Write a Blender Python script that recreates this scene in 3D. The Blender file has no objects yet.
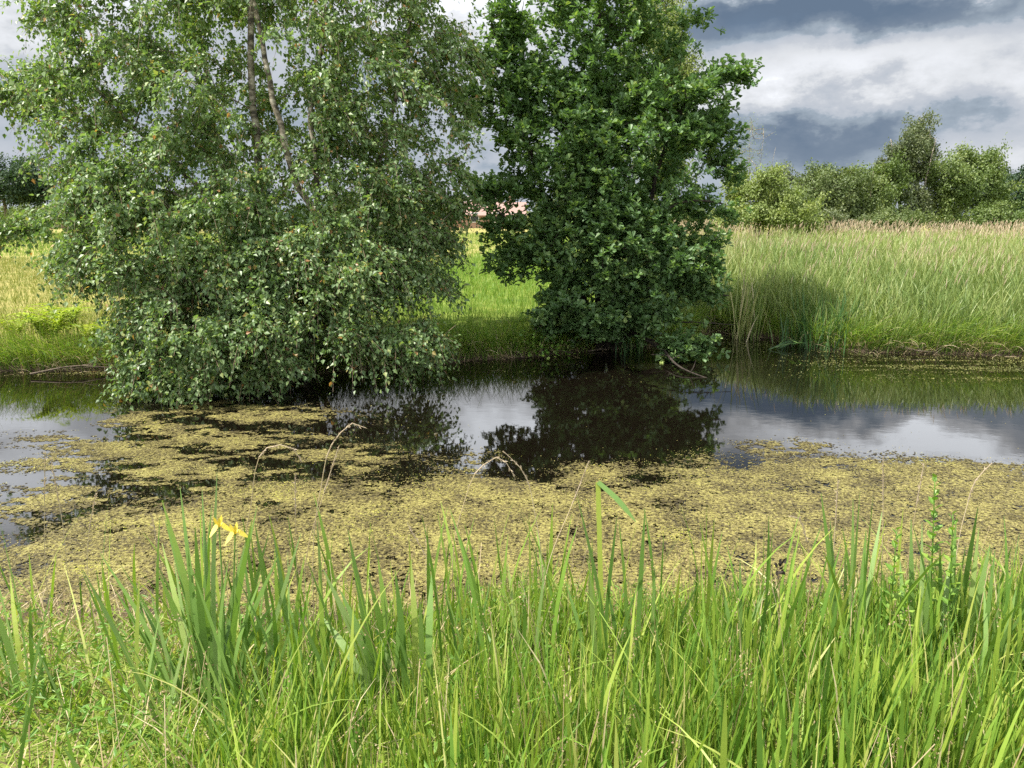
import bpy, math, random
import numpy as np
from mathutils import Vector

rng = np.random.default_rng(7)
random.seed(7)
SC = bpy.context.scene
COL = SC.collection
PI = math.pi

# ------------------------------------------------------------------ camera model
CAMZ, FPX, PITCH = 2.3, 770.0, math.radians(12.4)
CP, SP = math.cos(PITCH), math.sin(PITCH)

def at(px, py, Y):
    """world point seen at a pixel of the photograph, at forward distance Y"""
    u, v = (px - 512) / FPX, (384 - py) / FPX
    d = np.array([u, CP + v * SP, -SP + v * CP])
    return np.array([0, 0, CAMZ]) + d * (Y / d[1])

def at_z(px, py, z):
    u, v = (px - 512) / FPX, (384 - py) / FPX
    d = np.array([u, CP + v * SP, -SP + v * CP])
    return np.array([0, 0, CAMZ]) + d * ((z - CAMZ) / d[2])

# ------------------------------------------------------------------ numeric noise
_perm = rng.random((256, 256))
def vnoise(x, y):
    xi, yi = np.floor(x).astype(int), np.floor(y).astype(int)
    fx, fy = x - xi, y - yi
    fx, fy = fx * fx * (3 - 2 * fx), fy * fy * (3 - 2 * fy)
    a, b = _perm[xi & 255, yi & 255], _perm[(xi + 1) & 255, yi & 255]
    c, d = _perm[xi & 255, (yi + 1) & 255], _perm[(xi + 1) & 255, (yi + 1) & 255]
    return (a * (1 - fx) + b * fx) * (1 - fy) + (c * (1 - fx) + d * fx) * fy

def fbm(x, y, o=4):
    s, a, t = 0, 0.5, 0
    for k in range(o):
        s = s + a * vnoise(x * 2 ** k + 17.3 * k, y * 2 ** k + 5.1 * k); t += a; a *= 0.55
    return s / t

# ------------------------------------------------------------------ terrain
_nx = [-5, 0, 1.5, 3.0, 4.0, 4.6, 6.0, 8.0]
_nz = [.78, .72, .62, .36, .05, -.15, -.5, -.6]
_fx = np.array([-40, -12, -7.6, -6.2, -3.05, -1.3, 0.3, 1.55, 3.0, 3.9, 4.8, 5.2, 5.95, 8.5, 14, 40])
_fy = np.array([11.3, 11.3, 11.3, 11.4, 11.0, 11.9, 12.5, 13.2, 13.8, 15.2, 14.7, 13.4, 12.9, 12.6, 12.3, 12.3])
def yfar(x): return np.interp(x, _fx, _fy) + 0.12 * (vnoise(np.asarray(x, float) * 1.7 + 50, np.asarray(x, float) * 0 + 3) - .5)
def gz(x, y):
    x, y = np.asarray(x, float), np.asarray(y, float)
    near = np.interp(y + 0.25 * (vnoise(x * .8 + 9, y * 0 + 1.5) - .5), _nx, _nz)
    d = y - yfar(x)
    far = np.interp(d, [-2.5, -.6, 0, .12, .5, 1.6, 4, 60, 600], [-.6, -.45, -.06, .12, .28, .4, .45, .4, .4])
    far = far + np.where(d > .1, 0.10 * (fbm(x * .6, y * .6, 3) - .5), 0)
    z = np.where(y < 6.5, np.maximum(near, -.6), far)
    return z + np.where(y < 4.5, .06 * (fbm(x * 2, y * 2, 3) - .5), 0)

# ------------------------------------------------------------------ mesh helpers
def tag(o, label=None, cat=None, group=None, kind=None):
    if label: o['label'] = label
    if cat: o['category'] = cat
    if group: o['group'] = group
    if kind: o['kind'] = kind
    return o

class MB:
    """gathers vertices and faces and links them as ONE mesh object"""
    def __init__(self): self.V, self.F, self.R, self.Mi, self.n = [], [], [], [], 0
    def add(self, V, faces, rnd=None, mi=0):
        V = np.asarray(V, np.float32).reshape(-1, 3)
        if len(V) == 0: return self
        self.V.append(V)
        self.R.append(np.full(len(V), .5, np.float32) if rnd is None else np.asarray(rnd, np.float32))
        for f in faces:
            f = np.asarray(f, np.int64)
            if len(f): self.F.append(f + self.n); self.Mi.append(np.full(len(f), mi, np.int32))
        self.n += len(V)
        return self
    def build(self, name, mats, parent=None, smooth=False):
        me = bpy.data.meshes.new(name)
        if self.V:
            V = np.concatenate(self.V); R = np.concatenate(self.R)
            me.vertices.add(len(V)); me.vertices.foreach_set('co', V.ravel())
            tot = np.concatenate([np.full(len(f), f.shape[1], np.int32) for f in self.F])
            idx = np.concatenate([f.ravel() for f in self.F]).astype(np.int32)
            me.loops.add(len(idx)); me.loops.foreach_set('vertex_index', idx)
            me.polygons.add(len(tot))
            st = np.zeros(len(tot), np.int32); st[1:] = np.cumsum(tot)[:-1]
            me.polygons.foreach_set('loop_start', st)
            try: me.polygons.foreach_set('loop_total', tot)
            except Exception: pass
            me.polygons.foreach_set('material_index', np.concatenate(self.Mi))
            me.polygons.foreach_set('use_smooth', np.full(len(tot), smooth))
            a = me.attributes.new('rnd', 'FLOAT', 'POINT'); a.data.foreach_set('value', R)
            me.update(calc_edges=True); me.validate()
        for m in (mats if isinstance(mats, (list, tuple)) else [mats]): me.materials.append(m)
        o = bpy.data.objects.new(name, me); COL.objects.link(o)
        if parent is not None:
            o.parent = parent
            o.matrix_parent_inverse = parent.matrix_world.inverted()
            o.location = -parent.location if False else o.location
        return o

def empty(name, loc):
    o = bpy.data.objects.new(name, None); COL.objects.link(o)
    o.location = tuple(float(c) for c in loc); o.empty_display_size = .2
    # children are modelled in world space: their parent inverse cancels the empty's own place
    from mathutils import Matrix
    o.matrix_world = Matrix.Translation(o.location)
    return o

def unit(v): return v / np.maximum(np.linalg.norm(v, axis=-1, keepdims=True), 1e-9)
def rdir(n):
    return unit(rng.normal(size=(n, 3)))

def prof_grass(t): return np.where(t < .25, .75 + t, 1.0) * np.clip(1 - t, 0.02, 1) ** .65
def prof_iris(t): return np.clip((1.02 - t) * 3.2, 0.02, 1) ** .8 * (.85 + .15 * np.sin(t * PI))
def prof_plume(t): return np.clip(np.sin(np.clip(t * .93 + .07, 0, 1) * PI), .05, 1)

def strip(C, S, rnd):
    """C (N,K,3) centre lines, S (N,K,3) half-width vectors -> verts, quads, rnd"""
    N, K = C.shape[:2]
    V = np.stack([C - S, C + S], 2).reshape(-1, 3)
    b = (np.arange(N) * K * 2)[:, None] + (np.arange(K - 1) * 2)[None]
    b = b.reshape(-1)
    Q = np.stack([b, b + 1, b + 3, b + 2], 1)
    return V, [Q], np.repeat(rnd, K * 2)

def blades(root, h, w, az, lean, bend, seg=4, twist=None, prof=prof_grass, rnd=None):
    """drooping leaf blades; theta = lean + bend * t is the tilt from upright"""
    N = len(root)
    h, w, az, lean, bend = [np.broadcast_to(np.asarray(a, float), (N,)) for a in (h, w, az, lean, bend)]
    if twist is None: twist = rng.uniform(-1.3, 1.3, N)
    if rnd is None: rnd = rng.random(N)
    t = np.linspace(0, 1, seg + 1)
    th = lean[:, None] + bend[:, None] * t[None] ** 1.6
    ds = (h / seg)[:, None]
    thm = .5 * (th[:, 1:] + th[:, :-1])
    dx = np.concatenate([np.zeros((N, 1)), np.cumsum(np.sin(thm) * ds, 1)], 1)
    dz = np.concatenate([np.zeros((N, 1)), np.cumsum(np.cos(thm) * ds, 1)], 1)
    ca, sa = np.cos(az)[:, None], np.sin(az)[:, None]
    C = np.stack([root[:, 0:1] + dx * ca, root[:, 1:2] + dx * sa, root[:, 2:3] + dz], 2)
    side = np.stack([-sa + 0 * th, ca + 0 * th, 0 * th], 2)
    nrm = np.stack([np.cos(th) * ca, np.cos(th) * sa, -np.sin(th)], 2)
    tw = twist[:, None, None] + 0 * th[:, :, None]
    S = (np.cos(tw) * side + np.sin(tw) * nrm) * (prof(t)[None, :, None] * (w / 2)[:, None, None])
    return strip(C, S, rnd)

def ribbon(pts, w, face=None, prof=prof_iris, n=12, rnd=.5):
    """one leaf along a smooth curve through the points; face = direction its flat side looks to"""
    P = smooth_curve(np.asarray(pts, float), n)
    T = unit(np.gradient(P, axis=0))
    f = np.array([0, -1, .2]) if face is None else np.asarray(face, float)
    S = unit(np.cross(T, f)) * (prof(np.linspace(0, 1, len(P))) * w / 2)[:, None]
    return strip(P[None], S[None], np.array([rnd]))

def smooth_curve(P, n):
    if len(P) == 2: return P[0] + (P[1] - P[0]) * np.linspace(0, 1, n)[:, None]
    s = np.concatenate([[0], np.cumsum(np.linalg.norm(np.diff(P, axis=0), axis=1))]); s /= s[-1]
    q = np.linspace(0, 1, n)
    m = np.gradient(P, s, axis=0)
    k = np.clip(np.searchsorted(s, q, 'right') - 1, 0, len(P) - 2)
    hgt = (s[k + 1] - s[k]); u = ((q - s[k]) / hgt)[:, None]; hgt = hgt[:, None]
    return ((2 * u ** 3 - 3 * u ** 2 + 1) * P[k] + (u ** 3 - 2 * u ** 2 + u) * hgt * m[k]
            + (-2 * u ** 3 + 3 * u ** 2) * P[k + 1] + (u ** 3 - u ** 2) * hgt * m[k + 1])

def tube(P, r, sides=6):
    P = np.asarray(P, float); r = np.broadcast_to(np.asarray(r, float), (len(P),))
    T = unit(np.gradient(P, axis=0))
    ref = np.array([.31, .87, .38]) if abs(T[0] @ np.array([.31, .87, .38])) < .9 else np.array([.9, .1, -.4])
    A = unit(np.cross(T, ref)); B = np.cross(T, A)
    a = np.arange(sides) * 2 * PI / sides
    V = (P[:, None] + r[:, None, None] * (np.cos(a)[None, :, None] * A[:, None] + np.sin(a)[None, :, None] * B[:, None])).reshape(-1, 3)
    K = len(P)
    i, j = np.meshgrid(np.arange(K - 1), np.arange(sides), indexing='ij')
    i, j = i.ravel(), j.ravel(); j2 = (j + 1) % sides
    Q = np.stack([i * sides + j, i * sides + j2, (i + 1) * sides + j2, (i + 1) * sides + j], 1)
    return V, [Q, (np.arange(sides) + (K - 1) * sides)[None]]

def stamp(T, faces, O, X, Y, Z, s, rnd):
    """copies of a small template placed with axes X Y Z and size s -> one soup"""
    T = np.asarray(T, float); N, K = len(O), len(T)
    s = np.broadcast_to(np.asarray(s, float), (N,))[:, None, None]
    V = O[:, None] + s * (T[None, :, 0:1] * X[:, None] + T[None, :, 1:2] * Y[:, None] + T[None, :, 2:3] * Z[:, None])
    F = []
    for f in faces:
        f = np.asarray(f)
        F.append((f[None] + (np.arange(N) * K)[:, None]))
    return V.reshape(-1, 3), F, np.repeat(rnd, K)

def frames(tip, nrm):
    X = unit(tip); Z = unit(nrm - (nrm * X).sum(1, keepdims=True) * X); Y = np.cross(Z, X)
    return X, Y, Z

# leaf templates: x along the leaf, y across, z out of it
BIRCH_T = [(0, 0, 0), (.32, .36, .10), (1, 0, -.03), (.32, -.36, .10)]
BIRCH_F = [(0, 2, 1), (0, 3, 2)]
_op = [(0, .03), (.12, .05), (.23, .15), (.31, .10), (.42, .25), (.51, .17), (.63, .33), (.71, .23), (.83, .31), (.91, .2), (1, .06)]
OAK_T = [(0, 0, 0), (1, 0, -.06)] + [(a, b, b * .35) for a, b in _op] + [(a, -b, b * .35) for a, b in _op]
OAK_F = [tuple([0] + [1] + list(range(12, 1, -1))), tuple([1, 0] + list(range(13, 24)))]
LANCE_T = [(0, 0, 0), (.3, .13, .03), (.65, .10, .03), (1, 0, -.06), (.65, -.10, .03), (.3, -.13, .03)]
LANCE_F = [(0, 3, 2, 1), (0, 5, 4, 3)]
OVAL_T = [(0, 0, 0), (.25, .26, .06), (.6, .28, .06), (1, 0, -.04), (.6, -.28, .06), (.25, -.26, .06)]
FLECK_T = [(-.55, -.1, 0), (.05, -.38, .06), (.55, .1, 0), (-.1, .38, .04)]
FLECK_F = [(0, 1, 2, 3)]

# ------------------------------------------------------------------ materials
def nt(name):
    m = bpy.data.materials.new(name); m.use_nodes = True
    t = m.node_tree; t.nodes.clear()
    out = t.nodes.new('ShaderNodeOutputMaterial')
    return m, t, out
def ramp(t, stops, fac, mode='LINEAR'):
    r = t.nodes.new('ShaderNodeValToRGB'); r.color_ramp.interpolation = mode
    e = r.color_ramp.elements
    while len(e) < len(stops): e.new(.5)
    for k, (p, c) in enumerate(stops): e[k].position = p; e[k].color = (*c, 1)
    t.links.new(fac, r.inputs[0]); return r.outputs[0]
def noise(t, scale, detail=4, vec=None, rough=.55):
    n = t.nodes.new('ShaderNodeTexNoise'); n.inputs['Scale'].default_value = scale; n.inputs['Detail'].default_value = detail
    n.inputs['Roughness'].default_value = rough
    if vec is not None: t.links.new(vec, n.inputs['Vector'])
    return n.outputs[0]
def position(t): return t.nodes.new('ShaderNodeNewGeometry').outputs['Position']

def leaf_mat(name, stops, rough=.45, trans=.3, spec=.5, tcol=(1.25, 1.35, .55), patch=0):
    """a leaf: colour varies from leaf to leaf (attribute rnd), part of the light passes through"""
    m, t, out = nt(name)
    a = t.nodes.new('ShaderNodeAttribute'); a.attribute_name = 'rnd'
    fac = a.outputs['Fac']
    c = ramp(t, stops, fac)
    p = t.nodes.new('ShaderNodeBsdfPrincipled')
    p.inputs['Roughness'].default_value = rough; p.inputs['Specular IOR Level'].default_value = spec
    t.links.new(c, p.inputs['Base Color'])
    tr = t.nodes.new('ShaderNodeBsdfTranslucent')
    mu = t.nodes.new('ShaderNodeMix'); mu.data_type = 'RGBA'; mu.blend_type = 'MULTIPLY'; mu.inputs[0].default_value = 1
    t.links.new(c, mu.inputs[6]); mu.inputs[7].default_value = (*tcol, 1)
    t.links.new(mu.outputs[2], tr.inputs['Color'])
    mx = t.nodes.new('ShaderNodeMixShader'); mx.inputs[0].default_value = trans
    t.links.new(p.outputs[0], mx.inputs[1]); t.links.new(tr.outputs[0], mx.inputs[2])
    t.links.new(mx.outputs[0], out.inputs['Surface'])
    return m

def rough_mat(name, stops, scale, rough=.9, bump=.3, detail=5, spec=.3, stretch=None):
    m, t, out = nt(name)
    v = position(t)
    if stretch:
        mp = t.nodes.new('ShaderNodeMapping'); mp.inputs['Scale'].default_value = stretch
        t.links.new(v, mp.inputs[0]); v = mp.outputs[0]
    n = noise(t, scale, detail, v)
    p = t.nodes.new('ShaderNodeBsdfPrincipled'); p.inputs['Roughness'].default_value = rough
    p.inputs['Specular IOR Level'].default_value = spec
    t.links.new(ramp(t, stops, n), p.inputs['Base Color'])
    b = t.nodes.new('ShaderNodeBump'); b.inputs['Strength'].default_value = bump; b.inputs['Distance'].default_value = .02
    t.links.new(n, b.inputs['Height']); t.links.new(b.outputs[0], p.inputs['Normal'])
    t.links.new(p.outputs[0], out.inputs['Surface'])
    return m

M = {}
M['birch_leaf'] = leaf_mat('birch leaf', [(0, (.095, .165, .056)), (.55, (.150, .235, .080)), (.9, (.225, .31, .115)), (.975, (.28, .31, .09)), (.99, (.40, .22, .08)), (1, (.35, .17, .07))], rough=.45, trans=.42, spec=.65)
M['oak_leaf'] = leaf_mat('oak leaf', [(0, (.075, .150, .050)), (.6, (.120, .208, .070)), (.9, (.18, .272, .085)), (1, (.27, .35, .09))], rough=.46, trans=.36, spec=.5)
M['grass'] = leaf_mat('bank grass', [(0, (.055, .125, .022)), (.3, (.135, .25, .036)), (.65, (.245, .345, .05)), (.84, (.34, .39, .08)), (.92, (.46, .42, .18)), (1, (.56, .47, .28))], rough=.45, trans=.34, spec=.4)
M['meadow'] = leaf_mat('meadow grass', [(0, (.115, .215, .028)), (.6, (.165, .28, .036)), (.9, (.23, .31, .055)), (1, (.36, .34, .12))], rough=.5, trans=.34, spec=.35)
M['mown'] = leaf_mat('mown grass', [(0, (.14, .19, .034)), (.5, (.21, .24, .055)), (1, (.33, .30, .11))], rough=.6, trans=.25, spec=.3)
M['iris'] = leaf_mat('iris leaf', [(0, (.10, .19, .040)), (.5, (.175, .285, .070)), (.85, (.25, .35, .125)), (1, (.36, .42, .08))], rough=.42, trans=.36, spec=.4)
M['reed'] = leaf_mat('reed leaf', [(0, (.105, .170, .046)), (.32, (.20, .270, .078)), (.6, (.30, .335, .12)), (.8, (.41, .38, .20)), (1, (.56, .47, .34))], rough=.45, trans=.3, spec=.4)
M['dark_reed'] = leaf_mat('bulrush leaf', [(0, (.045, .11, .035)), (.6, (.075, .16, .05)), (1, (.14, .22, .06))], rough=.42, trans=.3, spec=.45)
M['plume'] = leaf_mat('seed plume', [(0, (.36, .29, .20)), (.5, (.48, .39, .28)), (1, (.60, .50, .37))], rough=.8, trans=.35, spec=.2, tcol=(1.1, 1, .8))
M['straw'] = leaf_mat('dry straw', [(0, (.20, .14, .08)), (.5, (.38, .29, .16)), (1, (.55, .45, .30))], rough=.7, trans=.2, spec=.3, tcol=(1.1, 1, .7))
M['fern'] = leaf_mat('fern leaf', [(0, (.18, .27, .025)), (.5, (.29, .38, .035)), (1, (.42, .48, .06))], rough=.5, trans=.35, spec=.35)
M['herb'] = leaf_mat('herb leaf', [(0, (.08, .18, .025)), (.6, (.14, .26, .04)), (1, (.25, .36, .06))], rough=.45, trans=.32, spec=.4)
M['petal'] = leaf_mat('yellow petal', [(0, (.70, .52, .05)), (1, (.80, .66, .12))], rough=.5, trans=.35, spec=.3, tcol=(1, 1, .5))
M['weed'] = leaf_mat('floating weed', [(0, (.055, .046, .019)), (.3, (.125, .106, .038)), (.6, (.228, .199, .066)), (.85, (.300, .272, .090)), (.96, (.28, .29, .07)), (1, (.38, .38, .05))], rough=.6, trans=.1, spec=.3)
M['weed_far'] = leaf_mat('green floating weed', [(0, (.075, .085, .028)), (.5, (.145, .15, .045)), (1, (.24, .23, .075))], rough=.6, trans=.1, spec=.3)
def math2(t, op, a, b):
    n = t.nodes.new('ShaderNodeMath'); n.operation = op
    for k, v in enumerate((a, b)):
        if isinstance(v, (int, float)): n.inputs[k].default_value = v
        else: t.links.new(v, n.inputs[k])
    return n.outputs[0]
def weed_mat():
    # sunken weed is browner and darker the thinner it lies (rnd), finely mottled
    m, t, out = nt('sunken weed')
    v = position(t); n = noise(t, 34, 10, v, .62)
    at_ = t.nodes.new('ShaderNodeAttribute'); at_.attribute_name = 'rnd'
    n = math2(t, 'ADD', n, math2(t, 'MULTIPLY', math2(t, 'SUBTRACT', noise(t, 2.6, 5, v, .6), .5), .55))
    c1 = ramp(t, [(.35, (.028, .023, .011)), (.475, (.110, .090, .034)), (.57, (.220, .193, .060)), (.74, (.300, .276, .086))], n)
    c2 = ramp(t, [(.3, (.016, .012, .006)), (.7, (.060, .046, .018))], n)
    x = t.nodes.new('ShaderNodeMix'); x.data_type = 'RGBA'
    t.links.new(at_.outputs['Fac'], x.inputs[0]); t.links.new(c2, x.inputs[6]); t.links.new(c1, x.inputs[7])
    p = t.nodes.new('ShaderNodeBsdfPrincipled'); p.inputs['Roughness'].default_value = .5; p.inputs['Specular IOR Level'].default_value = .4
    t.links.new(x.outputs[2], p.inputs['Base Color'])
    b = t.nodes.new('ShaderNodeBump'); b.inputs['Strength'].default_value = .35; b.inputs['Distance'].default_value = .015
    t.links.new(n, b.inputs['Height']); t.links.new(b.outputs[0], p.inputs['Normal'])
    t.links.new(p.outputs[0], out.inputs['Surface']); return m
M['weed_mat'] = weed_mat()
for nm, st in {
    'olive_leaf': [(0, (.075, .112, .034)), (.6, (.118, .158, .050)), (1, (.19, .22, .075))],
    'grey_leaf': [(0, (.075, .102, .044)), (.6, (.115, .142, .062)), (1, (.175, .195, .09))],
    'pale_leaf': [(0, (.13, .18, .045)), (.6, (.19, .24, .065)), (1, (.29, .32, .10))],
    'fresh_leaf': [(0, (.08, .128, .032)), (.6, (.125, .175, .048)), (1, (.20, .24, .07))],
    'dark_leaf': [(0, (.022, .050, .020)), (.6, (.034, .070, .026)), (1, (.06, .10, .035))]}.items():
    M[nm] = leaf_mat(nm.replace('_', ' '), st, rough=.5, trans=.3, spec=.4)
M['birch_bark'] = rough_mat('birch bark', [(.40, (.05, .042, .032)), (.52, (.17, .145, .105)), (.66, (.36, .325, .255)), (.82, (.50, .46, .39))], 5, .8, .4, 5, stretch=(1.6, 1.6, 3.2))
M['birch_twig'] = rough_mat('birch twig bark', [(.3, (.09, .06, .04)), (.6, (.24, .18, .12))], 9, .75, .3)
M['oak_bark'] = rough_mat('oak bark', [(.35, (.018, .014, .011)), (.65, (.055, .044, .033))], 14, .95, .6, stretch=(2, 2, .5))
M['bush_bark'] = rough_mat('bush bark', [(.35, (.08, .065, .045)), (.65, (.2, .165, .12))], 9, .9, .4)
M['dead_wood'] = rough_mat('dead wood', [(.3, (.06, .045, .03)), (.65, (.20, .16, .115))], 12, .9, .4)

def ground_mat():
    m, t, out = nt('soil and turf')
    pos = position(t)
    sep = t.nodes.new('ShaderNodeSeparateXYZ'); t.links.new(pos, sep.inputs[0])
    n1 = noise(t, 1.3, 6, pos); n2 = noise(t, .12, 4, pos); n3 = noise(t, 14, 4, pos)
    turf = ramp(t, [(.3, (.075, .115, .022)), (.5, (.14, .19, .032)), (.7, (.22, .24, .055))], n1)
    dry = ramp(t, [(.3, (.17, .18, .045)), (.5, (.26, .235, .075)), (.7, (.34, .28, .12))], n1)
    mud = ramp(t, [(.3, (.035, .026, .017)), (.7, (.10, .075, .05))], n3)
    def mix(f, a, b):
        x = t.nodes.new('ShaderNodeMix'); x.data_type = 'RGBA'
        t.links.new(f, x.inputs[0]); t.links.new(a, x.inputs[6]); t.links.new(b, x.inputs[7]); return x.outputs[2]
    def mrange(v, a, b):
        x = t.nodes.new('ShaderNodeMapRange'); x.interpolation_type = 'SMOOTHSTEP'
        x.inputs[1].default_value = a; x.inputs[2].default_value = b; t.links.new(v, x.inputs[0]); return x.outputs[0]
    # the left meadow is mown and dry, far fields too
    sx = t.nodes.new('ShaderNodeMath'); sx.operation = 'MULTIPLY_ADD'; t.links.new(sep.outputs['Y'], sx.inputs[0]); sx.inputs[1].default_value = -.12; t.links.new(sep.outputs['X'], sx.inputs[2])
    f_left = mrange(sx.outputs[0], -5.5, -7.0)
    f_far = mrange(sep.outputs['Y'], 55, 75)
    mx = t.nodes.new('ShaderNodeMath'); mx.operation = 'MAXIMUM'; t.links.new(f_left, mx.inputs[0]); t.links.new(f_far, mx.inputs[1])
    c = mix(mx.outputs[0], turf, dry)
    c = mix(mrange(sep.outputs['Z'], .20, .04), c, mud)
    p = t.nodes.new('ShaderNodeBsdfPrincipled'); p.inputs['Roughness'].default_value = .95; p.inputs['Specular IOR Level'].default_value = .15
    t.links.new(c, p.inputs['Base Color'])
    b = t.nodes.new('ShaderNodeBump'); b.inputs['Strength'].default_value = .6; b.inputs['Distance'].default_value = .04
    t.links.new(n3, b.inputs['Height']); t.links.new(b.outputs[0], p.inputs['Normal'])
    t.links.new(p.outputs[0], out.inputs['Surface'])
    return m
M['ground'] = ground_mat()

def water_mat():
    m, t, out = nt('peaty water')
    pos = position(t)
    mp = t.nodes.new('ShaderNodeMapping'); mp.inputs['Scale'].default_value = (1.0, 1.6, 1); t.links.new(pos, mp.inputs[0])
    n1 = noise(t, 3.5, 3, mp.outputs[0]); n2 = noise(t, 26, 2, mp.outputs[0])
    ad = t.nodes.new('ShaderNodeMath'); ad.operation = 'MULTIPLY_ADD'; t.links.new(n2, ad.inputs[0]); ad.inputs[1].default_value = .12; t.links.new(n1, ad.inputs[2])
    b = t.nodes.new('ShaderNodeBump'); b.inputs['Strength'].default_value = .009; b.inputs['Distance'].default_value = .05
    t.links.new(ad.outputs[0], b.inputs['Height'])
    p = t.nodes.new('ShaderNodeBsdfPrincipled'); p.inputs['Base Color'].default_value = (.0042, .0032, .002, 1)
    p.inputs['Roughness'].default_value = .02; p.inputs['IOR'].default_value = 1.5; p.inputs['Specular IOR Level'].default_value = .9
    t.links.new(b.outputs[0], p.inputs['Normal'])
    t.links.new(p.outputs[0], out.inputs['Surface'])
    return m
M['water'] = water_mat()

# ------------------------------------------------------------------ ground and water
def axis(parts):
    a = np.concatenate([np.arange(s, e, st) for s, e, st in parts]); return np.unique(np.round(a, 4))
gx = axis([(-700, -100, 60), (-100, -20, 5), (-20, 20, .22), (20, 100, 5), (100, 701, 60)])
gy = axis([(-60, -2, 4), (-2, 19, .16), (19, 40, 1), (40, 130, 5), (130, 1501, 90)])
GX, GY = np.meshgrid(gx, gy)
gV = np.stack([GX, GY, gz(GX, GY)], 2).reshape(-1, 3)
nx_, ny_ = len(gx), len(gy)
ii, jj = np.meshgrid(np.arange(ny_ - 1), np.arange(nx_ - 1), indexing='ij')
k0 = (ii * nx_ + jj).ravel()
tag(MB().add(gV, [np.stack([k0, k0 + 1, k0 + nx_ + 1, k0 + nx_], 1)]).build('ground', M['ground'], smooth=True), kind='structure')
tag(MB().add([(-60, 3.4, 0), (60, 3.4, 0), (60, 17, 0), (-60, 17, 0)], [[(0, 1, 2, 3)]]).build('water', M['water']), kind='structure')

# ------------------------------------------------------------------ trees
class Skeleton:
    def __init__(self, cap=30000):
        self.P = np.zeros((cap, 3)); self.par = np.full(cap, -1); self.L = np.zeros(cap); self.stem = np.zeros(cap, bool); self.R = np.zeros(cap); self.n = 0
    def node(self, p, par, stem=False, r=0):
        k = self.n; self.P[k] = p; self.par[k] = par; self.stem[k] = stem; self.R[k] = r
        self.L[k] = 0 if stem or par < 0 else self.L[par] + np.linalg.norm(p - self.P[par])
        self.n += 1; return k
    def stem_line(self, pts, r0, r1, n=16, join=None):
        C = smooth_curve(np.asarray(pts, float), n); rr = np.linspace(r0, r1, n); par = -1
        C[1:] += rng.normal(0, .012, (n - 1, 3))
        ids = []
        for c, r in zip(C, rr): par = self.node(c, par, True, r); ids.append(par)
        return ids
    def reach(self, T, step, arch, up, pen=.25, wob=.03):
        N = self.P[:self.n]
        d = np.linalg.norm(N - T, axis=1)
        cost = d + pen * self.L[:self.n] + up * np.maximum(0, N[:, 2] - T[2] + .15 * d)
        k = int(np.argmin(cost)); A = N[k].copy(); dist = d[k]
        n = max(2, int(math.ceil(dist / step)))
        j = rng.normal(0, wob * dist, 3)
        par = k
        for q in range(1, n + 1):
            s = q / n
            p = A + (T - A) * s + math.sin(PI * s) * (j + np.array([0, 0, arch * dist])) + rng.normal(0, .01, 3) * (s < 1)
            par = self.node(p, par)
        return par

def lobe_points(lobes, shell=.55, floor=.25, rough=0):
    pts = []
    for px, py, Y, rx, ry, rd, n in lobes:
        c = at(px, py, Y); sc = math.hypot(Y, c[0] * .2) / FPX
        d = rdir(n); rad = shell + (1 - shell) * rng.random(n) ** .6
        if rough:                       # boughs that push out of the round outline, hollows between them
            kd = rdir(9); kd[:, 2] = np.abs(kd[:, 2]); rad = rad * (.72 + rough * np.exp(-(1 - d @ kd.T) / .07).max(1))
        d = d * rad[:, None]
        p = c + d * np.array([rx * sc, rd, ry * sc])
        p[:, 2] = np.maximum(p[:, 2], floor + .2 * rng.random(n))
        pts.append(p)
    return np.concatenate(pts)

def tree_wood(sk, root, bark, twig, r_tip, power, sides=5, split_at=18, wood='limb'):
    """tubes for the skeleton: the stems, and every limb that leaves a stem as a mesh of its own"""
    n = sk.n; par = sk.par[:n]
    cnt = np.zeros(n); has = np.zeros(n, bool); has[par[par >= 0]] = True
    cnt[~has] = 1
    for k in range(n - 1, -1, -1):
        if par[k] >= 0: cnt[par[k]] += cnt[k]
    R = np.where(sk.stem[:n], sk.R[:n], r_tip * np.maximum(cnt, 1) ** power)
    kids = [[] for _ in range(n)]
    for k in range(n):
        if par[k] >= 0: kids[par[k]].append(k)
    small = {}; own = {}
    def chain_from(start, first):
        c = [start, first]; side = []
        while True:
            ch = [x for x in kids[c[-1]] if not sk.stem[x]]
            if not ch: break
            b = max(ch, key=lambda x: cnt[x]); side += [(c[-1], x) for x in ch if x != b]; c.append(b)
        return c, side
    def limb_into(mb, start, first):
        todo = [(start, first)]
        while todo:
            a, b = todo.pop(); c, side = chain_from(a, b); todo += side
            rr = R[c].copy(); rr[0] = min(rr[0], rr[1] * 1.15)
            V, F = tube(sk.P[c], rr, sides if rr[0] > .012 else 3); mb.add(V, F)
    # stems
    k = 0
    while k < n:
        if sk.stem[k] and par[k] < 0:
            e = k
            while e + 1 < n and sk.stem[e + 1] and par[e + 1] == e: e += 1
            V, F = tube(sk.P[k:e + 1], R[k:e + 1], 10)
            small[k] = MB().add(V, F)
            for q in range(k, e + 1): own[q] = k
            k = e + 1
        else: k += 1
    for s in range(n):
        if sk.stem[s]:
            for f in kids[s]:
                if not sk.stem[f]:
                    if cnt[f] >= split_at:
                        mb = MB(); limb_into(mb, s, f); mb.build(wood, twig, root, smooth=True)
                    else: limb_into(small[own[s]], s, f)
    for mb in small.values(): mb.build('trunk', bark, root, smooth=True)
    return cnt

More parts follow.
